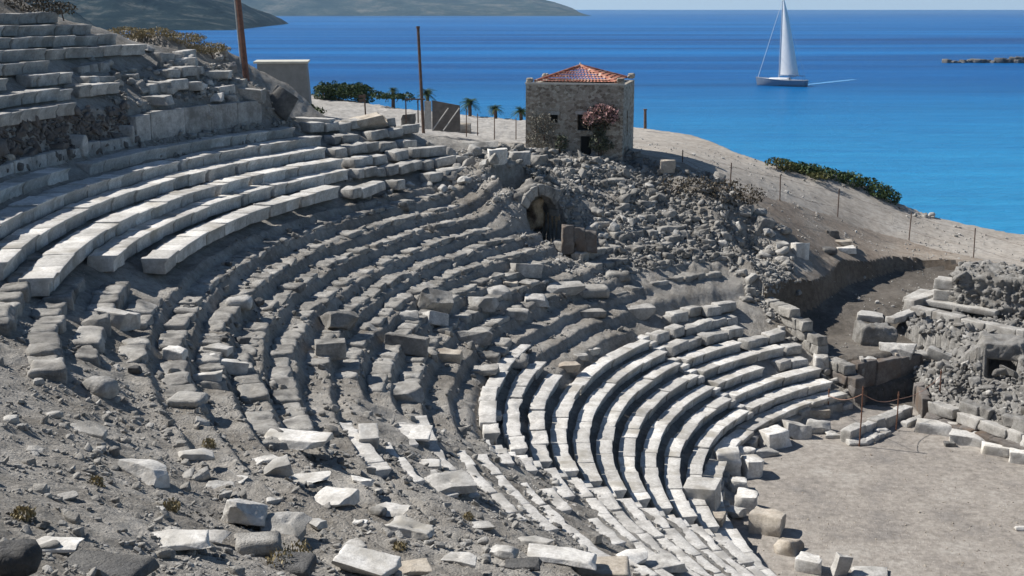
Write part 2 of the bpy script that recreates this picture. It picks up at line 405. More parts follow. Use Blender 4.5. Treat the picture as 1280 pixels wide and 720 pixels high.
# ------------------------------------------------------------------ ground, split into the surfaces the photo shows
def build_ground():
    ys = [-3.0]
    while ys[-1] < 150: ys.append(ys[-1]+max(.045, .0032*max(ys[-1], 0)))
    ys = np.array(ys)
    xs = [0.0]
    while xs[-1] < 75: xs.append(xs[-1]+(.06 if xs[-1] < 11 else .06+.006*(xs[-1]-11)))
    xr = np.array(xs); xl = -np.array([x for x in xs if x < 75])[1:][::-1]
    xs = np.concatenate([xl, xr])
    X, Y = np.meshgrid(xs, ys)
    Z = np.empty_like(X)
    for i in range(0, len(ys), 60): Z[i:i+60] = terrain(X[i:i+60], Y[i:i+60])
    ny, nx = X.shape
    xc = (X[:-1,:-1]+X[1:,1:])/2; yc = (Y[:-1,:-1]+Y[1:,1:])/2
    r, a = polar(xc, yc); w = fbm2(xc, yc, 2.5, 3, 77)
    cls = np.zeros(xc.shape, int)
    zs = np.maximum(np.maximum(Z[:-1,:-1], Z[1:,:-1]), np.maximum(Z[:-1,1:], Z[1:,1:]))-np.minimum(np.minimum(Z[:-1,:-1], Z[1:,:-1]), np.minimum(Z[:-1,1:], Z[1:,1:]))
    dT = poly_dist(xc, yc, TRENCH)
    outside = ((a < 117) | (a > 303) | (outer(xc, yc) < cavea(r, a)-.1)) & (r > 16.4)
    xb = np.interp(yc, [60, 66, 69.5, 72, 75, 77.5], [14.5, 15.4, 17.6, 15.2, 11.6, 5.5])
    cls[outside & (r > 25) & (xc > xb+1.2*w) & (yc > 60)] = 2
    fx = np.array([(853,203),(912,238),(975,251),(1047,271),(1136,300),(1217,322),(1300,345)]); fw = np.array([spot(u, v)[:2] for u, v in fx]); 
    cls[(cls == 2) & (yc < np.interp(xc, fw[:,0], fw[:,1])+.5*w)] = 6
    cls[(yc > 83+w+np.clip(-xc-8, 0, 20)*.25) & (xc < 3.0+w) & (xc > -30) & (a < 140)] = 3
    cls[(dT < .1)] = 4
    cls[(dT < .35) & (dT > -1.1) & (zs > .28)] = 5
    cls[(r < 16.5+.2*w) & (dT > -.6)] = 1
    cls[(dT < 0) & (yc < 58.3+.6*w)] = 1
    I = np.arange(ny*nx).reshape(ny, nx)
    Q = np.stack([I[:-1,:-1], I[:-1,1:], I[1:,1:], I[1:,:-1]], -1)
    V = np.stack([X, Y, Z], -1).reshape(-1, 3)
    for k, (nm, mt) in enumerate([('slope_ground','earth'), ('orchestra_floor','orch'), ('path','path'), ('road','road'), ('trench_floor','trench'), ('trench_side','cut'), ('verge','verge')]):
        q = Q[cls == k]
        if not len(q): continue
        used = np.unique(q); mp = np.full(ny*nx, -1); mp[used] = np.arange(len(used))
        o = link(nm, mesh_from(nm, V[used], mp[q], M[mt], True)); tag(o, kind='structure')
build_ground()
# ------------------------------------------------------------------ sea and far land
def sea_mat():
    m, nt, b = node_mat('sea_water'); L = nt.links
    tc = N(nt, 'ShaderNodeTexCoord'); v = tc.outputs['Object']
    mp = N(nt, 'ShaderNodeMapping'); mp.inputs['Scale'].default_value = (.0016, .016, 1); L.new(v, mp.inputs[0])
    n1 = N(nt, 'ShaderNodeTexNoise', Scale=1.0, Detail=5.0, Roughness=.6, Distortion=.6); L.new(mp.outputs[0], n1.inputs['Vector'])
    mp2 = N(nt, 'ShaderNodeMapping'); mp2.inputs['Scale'].default_value = (.00012, .0016, 1); L.new(v, mp2.inputs[0])
    n2 = N(nt, 'ShaderNodeTexNoise', Scale=1.0, Detail=4.0, Roughness=.55, Distortion=.5); L.new(mp2.outputs[0], n2.inputs['Vector'])
    c1 = ramp(nt, [(.33, (.0,.055,.21)), (.5, (.0,.115,.36)), (.64, (.001,.165,.46))], n1.outputs[0]).outputs[0]
    c2 = ramp(nt, [(.38, (.55,.62,.72)), (.52, (1,1,1))], n2.outputs[0]).outputs[0]
    c = mix(nt, .8, c1, c2, 'MULTIPLY')
    rp = N(nt, 'ShaderNodeTexNoise', Scale=.16, Detail=7.0, Roughness=.7); mp4 = N(nt, 'ShaderNodeMapping'); mp4.inputs['Scale'].default_value = (.22, 1.6, 1)
    L.new(v, mp4.inputs[0]); L.new(mp4.outputs[0], rp.inputs['Vector'])
    c = mix(nt, .6, c, ramp(nt, [(.36, (.62,.72,.82)), (.62, (1.2,1.12,1.06))], rp.outputs[0]).outputs[0], 'MULTIPLY')
    # shallower and greener water close to the shore
    sx = N(nt, 'ShaderNodeSeparateXYZ'); L.new(v, sx.inputs[0])
    mr = N(nt, 'ShaderNodeMapRange'); mr.inputs[1].default_value = 110; mr.inputs[2].default_value = 420; mr.inputs[3].default_value = 1; mr.inputs[4].default_value = 0
    L.new(sx.outputs[1], mr.inputs[0])
    pw = N(nt, 'ShaderNodeMath', operation='POWER'); L.new(mr.outputs[0], pw.inputs[0]); pw.inputs[1].default_value = 1.3
    c = mix(nt, pw.outputs[0], c, mix(nt, .6, (.03,.31,.60), ramp(nt, [(.36, (.62,.72,.82)), (.62, (1.2,1.12,1.06))], rp.outputs[0]).outputs[0], 'MULTIPLY'))
    L.new(c, b.inputs['Base Color']); b.inputs['Roughness'].default_value = .3; b.inputs['Specular IOR Level'].default_value = .04
    w1 = N(nt, 'ShaderNodeTexNoise', Scale=.35, Detail=8.0, Roughness=.7); mp3 = N(nt, 'ShaderNodeMapping'); mp3.inputs['Scale'].default_value = (.4, 1.2, 1)
    L.new(v, mp3.inputs[0]); L.new(mp3.outputs[0], w1.inputs['Vector'])
    bp = N(nt, 'ShaderNodeBump', Strength=.9, Distance=1.6); L.new(w1.outputs[0], bp.inputs['Height']); L.new(bp.outputs[0], b.inputs['Normal'])
    return m
M['sea'] = sea_mat()
V = []; Q = []
ring = [60, 120, 250, 600, 1500, 4000, 12000, 30000, 60000]; K = 48
for rr in ring:
    for k in range(K+1):
        t = math.radians(-20+220*k/K); V.append((rr*math.cos(t), rr*math.sin(t), SEA))
for i in range(len(ring)-1):
    for k in range(K): Q.append((i*(K+1)+k, (i+1)*(K+1)+k, (i+1)*(K+1)+k+1, i*(K+1)+k+1))
tag(link('sea', mesh_from('sea', V, np.array(Q), M['sea'])), kind='structure')
def hill(name, us, vs, vb, depth, seed, mat, n=(240, 40), rough=.35):
    """a ridge of land rising from the sea; us, vs: its skyline, vb: its waterline, as sight lines from the theatre"""
    D0 = (EYE-SEA)/(math.tan(math.atan((vb-360)/F_PX)+PITCH))
    uu = np.linspace(us[0], us[-1], n[0]); top = np.interp(uu, us, vs)
    V = []
    hgt = (vb-top)*D0/F_PX
    for j in range(n[1]):
        t = j/(n[1]-1)
        y = D0+depth*t
        for i in range(n[0]):
            x = (uu[i]-640)/F_PX*D0*(1+.15*t); V.append((x, y, hgt[i]*math.sin(min(1, t*1.6)*math.pi/2)**.8))
    V = np.array(V); s_ = D0*.05
    ns = fbm(np.stack([V[:,0]/s_, V[:,1]/s_*.7, V[:,0]*0], 1), 6, seed, .55)
    rid = 1-np.abs(fbm(np.stack([V[:,0]/s_*.8+9, V[:,1]/s_*.5, V[:,0]*0], 1), 4, seed+3, .5))*2
    V[:,2] = V[:,2]*(1+rough*ns+.18*rid-.18) + SEA - .02*D0*0
    V[:n[0],2] = SEA-2
    I = np.arange(n[0]*n[1]).reshape(n[1], n[0])
    Q = np.stack([I[:-1,:-1], I[:-1,1:], I[1:,1:], I[1:,:-1]], -1).reshape(-1, 4)
    tag(link(name, mesh_from(name, V, Q, mat, True)), kind='structure')
def hill_mat(name, a, b_, c, sc):
    m, nt, b = node_mat(name); L = nt.links
    tc = N(nt, 'ShaderNodeTexCoord'); n1 = N(nt, 'ShaderNodeTexNoise', Scale=sc, Detail=9.0, Roughness=.72); L.new(tc.outputs['Object'], n1.inputs['Vector'])
    n2 = N(nt, 'ShaderNodeTexVoronoi', Scale=sc*9); L.new(tc.outputs['Object'], n2.inputs['Vector'])
    cc = ramp(nt, [(.36, a), (.52, b_), (.68, c)], n1.outputs[0]).outputs[0]
    g = ramp(nt, [(.1, (.6,.65,.6)), (.5, (1.15,1.1,1.05))], n2.outputs['Distance']).outputs[0]
    L.new(mix(nt, .8, cc, g, 'MULTIPLY'), b.inputs['Base Color']); b.inputs['Roughness'].default_value = 1; b.inputs['Specular IOR Level'].default_value = 0
    bp = N(nt, 'ShaderNodeBump', Strength=1.0, Distance=3.0/sc*.02); L.new(n1.outputs[0], bp.inputs['Height']); L.new(bp.outputs[0], b.inputs['Normal'])
    return m
M['hill_near'] = hill_mat('hazy_scrub_headland', (.006,.014,.020), (.018,.030,.034), (.10,.105,.10), .03)  # scrub colour with some of the blue distance haze mixed in
M['hill_far'] = hill_mat('far_mountain', (.020,.038,.044), (.05,.07,.07), (.16,.16,.145), .009)  # mountain tones pushed towards blue-grey, part of the haze painted in
hill('headland', [-160, -40, 60, 130, 190, 235, 262, 284, 297], [-60, -60, -45, -30, -14, 2, 16, 27, 37.5], 38, 600, 3, M['hill_near'])
hill('mountain', [150, 300, 420, 520, 600, 660, 700, 715, 728, 738], [-90, -70, -40, -28, -16, -10, -1, 5, 10, 19], 20, 2500, 8, M['hill_far'], (320, 40), .3)
# the hillside closing the left of the bay, behind the upper tier
hill('hillside', [-200, -60, 40, 110, 150], [-60, -45, -22, 10, 43], 45, 120, 5, M['hill_near'])

# ------------------------------------------------------------------ rows of seats: every row a thing, every block a part of it
ORD = ['zeroth','first','second','third','fourth','fifth','sixth','seventh','eighth','ninth','tenth','eleventh','twelfth','thirteenth','fourteenth','fifteenth','sixteenth','seventeenth',
 'eighteenth','nineteenth','twentieth','twenty-first','twenty-second','twenty-third','twenty-fourth','twenty-fifth','twenty-sixth']
STY = {  # mat, lengths, bevel, warp, amp, chips, dz, dr, gap, miss, div, lean
 'white': ('marble', (.9,2.2), .018, .03, .032, .10, .010, .016, .003, .0, (9,6,5), .006),
 'rough': ('marble_dusty', (1.2,2.6), .03, .05, .055, .15, .014, .03, .0, .04, (16,9,4), .008),
 'broken': ('marble_worn', (.6,1.5), .05, .10, .045, .12, .05, .07, .03, .12, (7,5,4), .04),
 'worn': ('grey_rock', (.6,1.4), .08, .08, .08, .14, .035, .045, .0, .07, (13,11,9), .025),
 'top': ('marble_worn', (.9,1.9), .04, .05, .03, .07, .02, .03, .012, .02, (7,5,4), .012)}
def bench(r, z, a0, a1, style, label, group, seed, depth=.93, height=.5, miss=None, name='bench_row'):
    mt, ln, bev, wp, amp, chip, dz, dr, gap, ms, div, lean = STY[style]
    rng = random.Random(seed); ms = ms if miss is None else miss
    am = (a0+a1)/2; bx, by = cart(r+depth/2, am)
    t = thing(name, label, 'stone bench', (float(bx), float(by), z-height), 0, group)
    a = a0; part = 'seat_block'; drift = rng.uniform(0, 99)
    while a < a1-.3:
        L = min(rng.uniform(*ln), (a1-a)*math.pi/180*r)
        if (a1-a)*math.pi/180*r-L < .35: L = (a1-a)*math.pi/180*r
        da = L/r*180/math.pi; mid = a+da/2; a += da
        if rng.random() < ms: continue
        h = height+rng.uniform(-.02, .02); d = depth*rng.uniform(.96, 1.04)
        dd = div if style == 'worn' or L < 2 else (10, 5, 4)
        P, Qf = rock(L-gap, d, h, rng, dd, bev, wp, amp, 2.4, chip, 3, .15 if style in ('white','top','rough') else .35 if style == 'worn' else .6, 2 if style == 'worn' else 0)
        if style in ('white', 'rough', 'top'): P[:,1] += .15*smooth(h-.13, h-.2, P[:,2])*(P[:,1] < -d*.25)
        P = tilt(P, rng.gauss(0, lean), rng.gauss(0, lean))
        if style in ('broken', 'worn'): P = rot_z(P, rng.gauss(0, lean))
        jr = rng.gauss(0, dr) + dr*1.2*math.sin(mid*.5+drift); jz = rng.gauss(0, dz)
        rr = r+depth/2+jr+P[:,1]; aa = np.radians(mid)-P[:,0]/(r+depth/2)
        W_ = np.stack([CX+rr*np.cos(aa)-bx, CY+rr*np.sin(aa)-by, P[:,2]+jz], 1)
        c = W_.mean(0); c[2] = W_[:,2].min()
        link(part, mesh_from(part, W_-c, Qf, M[mt], True), t, tuple(map(float, c)))
    return t
def low(n): return R0+(n-1)*RUN, (n-1)*RISE
# lower tier, wedge beyond the far stairway
G1, G2, G3 = 'white benches beyond the far stairway', 'white benches between the two stairways', 'white benches below the near stairway'
for n, segs in {1:[(120.6,141.2)], 2:[(120.2,141.2)], 3:[(120.5,126.2),(130.0,141.2)], 4:[(119.4,122.3),(122.8,141.2)], 5:[(120.2,128.6),(129,141.2)], 6:[(126.0,141.2)], 7:[(124.8,141)], 8:[(123.0,135.5)]}.items():
    for k, (b0, b1) in enumerate(segs):
        r, z = low(n)
        lab = f'pale bench, {ORD[n]} row above the orchestra, beyond the far stairway'
        if len(segs) > 1: lab += [', piece at the right end', ', piece beside the stairway'][k]
        bench(r, z, b0, b1, 'white' if n < 6 and k == len(segs)-1 else 'broken', lab, G1, 100+n*7+k, miss=0, depth=.7)
for n, (b0, b1) in {1:(142.6,187.2), 2:(142.6,187.2), 3:(142.7,187.4), 4:(142.7,187.6), 5:(142.8,187.8), 6:(142.8,188), 7:(142.8,188), 8:(163.5,188), 9:(162.5,187.5), 10:(160.5,186)}.items():
    r, z = low(n)
    bench(r, z, b0, b1, 'white' if n < 8 else 'rough', f'curved white marble bench, {ORD[n]} row above the orchestra, between the stairways', G2, 200+n, miss=0 if n < 9 else .08, depth=.64)
for n in range(1, 17):
    r, z = low(n)
    b1 = 232 if n < 4 else 228-n*.8 if n < 12 else 212-n*.5
    b0 = 189.6 if n < 13 else 188.5+.8*(n-12)
    bench(r, z, b0, b1, 'rough', f'dusty white bench, {ORD[n]} row above the orchestra, in the wedge at the bottom', G3, 300+n, miss=.02 if n < 8 else .16)
# the ledge and the podium below the first row
bench(16.95, -.46, 119.8, 232, 'white', 'low marble ledge in the shade at the foot of the first bench, around the orchestra', 'ledge and podium', 401, depth=.82, height=.4, miss=0, name='foot_ledge')
bench(16.8, -.84, 119.0, 232, 'broken', 'dark podium wall of stone blocks standing at the rim of the orchestra', 'ledge and podium', 402, depth=.7, height=.62, miss=0, name='podium_wall')
# stairways
def stairs(a, n0, n1, label, seed):
    rng = random.Random(seed); bx, by = cart(low(n0)[0], a)
    t = thing('stairway', label, 'stairway', (float(bx), float(by), low(n0)[1]-.5), 0, 'stairways')
    for i in range((n1-n0)*2):
        r = R0+(n0-1)*RUN+i*RUN/2; z = (n0-1)*RISE+i*RISE/2-.2
        if rng.random() < .12: continue
        P, Qf = rock(.62, .5, .34, rng, (6,4,4), .035, .06, .03, 2.5, .08); aa = math.radians(a+rng.gauss(0, .15))
        P = rot_z(P, aa+math.pi/2); P[:,0] += CX+(r+.25)*math.cos(aa)-bx; P[:,1] += CY+(r+.25)*math.sin(aa)-by; P[:,2] += z-.34-(low(n0)[1]-.5)
        c = P.mean(0); c[2] = P[:,2].min()
        link('step', mesh_from('step', P-c, Qf, M['marble'], True), t, tuple(map(float, c)))
stairs(141.9, 1, 8, 'far stone stairway climbing between the white benches, half in shade', 1)
stairs(188.5, 1, 11, 'near stone stairway of pale steps between the white benches and the dusty ones', 2)
# upper rows of the lower tier, a broken band of white benches under the diazoma
G4, G5 = 'white benches under the long marble wall', 'broken benches right of the white ones, below the road'
UP = [(42.85,12.05), (41.62,11.57), (40.60,11.11), (39.33,10.65), (38.45,10.19), (37.12,9.74)]
UPN = ['topmost', 'second', 'third', 'fourth', 'fifth', 'lowest']
USEG = [[(149.0,171.0),(173.4,190)], [(147.8,163.6),(164.0,193)], [(149.2,159.2),(159.6,162.9),(163.3,192.5)], [(149.6,160.6),(161.0,164.7),(165.2,193)], [(150.4,159.8),(160.3,163.9),(164.3,185)], [(154.5,159.5),(160,164),(164.4,182.5)]]
for i, (r, z) in enumerate(UP):
    for k, (b0, b1) in enumerate(USEG[i]):
        last = k == len(USEG[i])-1
        lab = f'white bench, {UPN[i]} row below the long wall, ' + ('long left piece' if last else ['right-hand piece', 'middle piece', ''][k])
        bench(r, z, b0, b1, 'white', lab, G4, 500+i*5+k, depth=1.0, height=.56, miss=0)
BSEG = [[(138.6,147.6)], [(137.4,146.8)], [(138.2,140.5),(141.5,148.4)], [(137.6,143.4),(144.6,148.8)], [(136.2,140),(140.6,149.6)], [(138,143),(146.5,153.5)]]
for i, (r, z) in enumerate(UP):
    for k, (b0, b1) in enumerate(BSEG[i]):
        bench(r-.25, z-.12*i*.3, b0, b1, 'broken', f'cracked grey-white bench, {UPN[i]} broken row below the road' + ('' if len(BSEG[i]) == 1 else [', vault end', ', left end'][k]),
              G5, 560+i*5+k, depth=.9, height=.5)
# worn grey rows of the ruined middle
G6 = 'worn grey rows in the ruined middle'
WHERE = ['right, below the vault', 'in the middle of the slope', 'left, below the white benches']
for k_ in range(14):
    r = 26.35+1.05*k_; z = cone(r); n = k_+10; rng = random.Random(900+n)
    segs = []
    if k_ <= 4: segs.append((119.0+rng.uniform(0, 3)+max(0, k_-1)*1.0, 140.5-rng.uniform(0, 4), 0))
    lo = 161 if k_ == 0 else (144 if k_ < 3 else 139.0)+rng.uniform(0, 3)
    if 0 <= k_ <= 9: segs.append((lo, 167+rng.uniform(-2, 2), 1))
    if k_ >= 2: segs.append((168+rng.uniform(0,1.5) if k_ < 10 else 187+rng.uniform(-2, 2), 200+rng.uniform(-3, 5) if k_ > 5 else 186.5, 2))
    for b0, b1, k in segs:
        bench(r, z-.02, b0, b1, 'worn', f'worn grey bench, {ORD[n]} row above the orchestra, {WHERE[k]}', G6, 700+n*3+k, depth=.82, height=.58, miss=.07 if k else .2)

for i in range(7):
    r = 29.0+1.2*i; rng = random.Random(60+i)
    bench(r, cone(r)+.08, 118.5+rng.uniform(0, 3)+.3*i, 131-rng.uniform(0, 3), 'worn', f'collapsed grey ledge, {ORD[i+1]} up the rubble slope right of the vault', 'collapsed ledges right of the vault', 840+i, depth=.85, height=.5, miss=.4)
# ------------------------------------------------------------------ diazoma: long marble wall, then the upper tier
def curved_wall(name, label, cat, r, a0, a1, z0, z1, th, lens, style, seed, group=None, part='wall_block'):
    mt, ln, bev, wp, amp, chip, dz, dr, gap, ms, div, lean = STY[style]; rng = random.Random(seed)
    am = (a0+a1)/2; bx, by = cart(r+th/2, am); t = thing(name, label, cat, (float(bx), float(by), z0), 0, group); a = a0
    while a < a1-.2:
        L = min(rng.uniform(*lens), (a1-a)*math.pi/180*r); da = L/r*180/math.pi; mid = a+da/2; a += da
        P, Qf = rock(L-.012, th, z1-z0+rng.gauss(0, .03), rng, (9,4,7), .03, .03, .025, 2, .05)
        rr = r+th/2+rng.gauss(0, .015)+P[:,1]; aa = np.radians(mid)-P[:,0]/r
        W_ = np.stack([CX+rr*np.cos(aa)-bx, CY+rr*np.sin(aa)-by, P[:,2]], 1); c = W_.mean(0); c[2] = W_[:,2].min()
        link(part, mesh_from(part, W_-c, Qf, M[mt], True), t, tuple(map(float, c)))
    return t
curved_wall('marble_wall', 'long smooth marble wall of upright slabs under the upper tier, tan stained', 'wall', 44.0, 150.6, 163.6, 12.25, 13.52, .42, (1.9,3.2), 'top', 31)
curved_wall('plinth_course', 'low shaded marble plinth at the foot of the dark recess, left of the long wall', 'wall', 43.85, 163.8, 192, 12.0, 12.62, .5, (1.2,2.2), 'top', 32)
G7 = 'benches of the upper tier'
TSEG = [(44.3,14.35,[(168.7,192)]), (45.1,14.92,[(162.6,166.6),(167.2,190)]), (45.9,15.46,[(165.6,169.2),(171.6,190)]), (46.7,15.98,[(166.2,170.6),(171.4,188)]), (47.5,16.46,[(156.2,188)]), (48.3,16.98,[(157.6,186)]), (49.1,17.49,[(158.6,184)]), (49.9,18.02,[(160.0,182)])]
for i, (r, z, segs) in enumerate(TSEG):
    for k, (b0, b1) in enumerate(segs):
        bench(r, z, b0, b1, 'top', f'grey bench of the upper tier, {ORD[i+1]} row above the recess' + (', short piece on the right' if len(segs) > 1 and k == 0 else ''), G7, 620+i*4+k, depth=.9, height=.5, miss=0)
for i, (r, z, b0, b1, w_) in enumerate([(45.0,14.75,156.2,160.0,'above the middle of the long wall'), (44.7,14.3,151.0,154.0,'above the right end of the long wall'), (45.9,15.35,153.2,156.8,'second step above the long wall'), (46.7,15.75,159.0,163.6,'third step above the long wall'), (47.2,16.05,152.0,155.4,'near the crest of the pile'), (46.0,15.2,161.4,164.4,'just right of the upper rows')]):
    bench(r, z, b0, b1, 'broken', f'short broken bench piece of the upper tier, {w_}', G7, 680+i, depth=.85, height=.5, miss=.12)
# ------------------------------------------------------------------ loose blocks and boulders, each a thing of its own
def px2m(t): return t*1.0/F_PX
def block(u, v, w, h, df, yaw, tx, ty, mat, shape, name, label, cat='stone block', group=None, sink=.12):
    """a block whose foot is seen at (u, v) and which looks w by h photo pixels big there"""
    x, y, z, t = spot(u, v); s = t/F_PX*(1.12 if u > 860 and v > 500 else .92); Wm = w*s; Hm_ = h*s; Dm = max(.22, min(Wm*df, 1.6))
    el = math.asin(min(.9, (EYE-z)/t/1.02)) if t > 0 else .3
    Hm = max(.35*Hm_, (Hm_-Dm*math.sin(el))/math.cos(el))
    rng = random.Random(int(u*7+v*13))
    big = w > 45
    if shape == 'cut': P, Q = rock(Wm, Dm, Hm, rng, (26,18,13) if big else (10,8,7), .02, .10, .06, 2.2, .12, 5, facets=2)
    elif shape == 'broken': P, Q = rock(Wm, Dm, Hm, rng, (30,24,18) if big else (11,9,8), .02, .22, .07, 2.0, .16, 5, facets=7)
    elif shape == 'slab': P, Q = rock(Wm, Dm, Hm, rng, (30,24,9) if big else (10,9,5), .02, .22, .06, 1.8, .13, 5, facets=5)
    elif shape == 'drum':
        P, Q = rock(Wm, Dm, Hm, rng, (12,8,8), .05, .02, .02, 2, .03); r_ = np.hypot(P[:,1]/Dm*2, (P[:,2]-Hm/2)/Hm*2); m_ = np.maximum(np.abs(P[:,1]/Dm*2), np.abs((P[:,2]-Hm/2)/Hm*2))
        k = np.where(r_ > 1e-6, m_/np.maximum(r_, 1e-6), 1); P[:,1] *= k; P[:,2] = (P[:,2]-Hm/2)*k+Hm/2
    else: P, Q = rock(Wm, Dm, Hm, rng, (30,24,18) if big else (10,9,8), .34*min(Wm, Dm, Hm), .20, .16*min(Wm, Hm), 1.6/max(Wm, .4), .15*min(Wm, Hm), 4)
    P = tilt(P, math.radians(tx), math.radians(ty)); P = rot_z(P, math.radians(yaw))
    P[:,2] -= np.percentile(P[:,2], 16 if tx or ty else 6)+sink*1.5*Hm
    o = link(name, mesh_from(name, P, Q, M[mat], shape == 'boulder' or not big), None, (x, y+Dm*.35, z))
    if big and shape != 'boulder': o.data.polygons.foreach_set('use_smooth', np.ones(len(o.data.polygons), bool))
    return tag(o, label, cat, group)
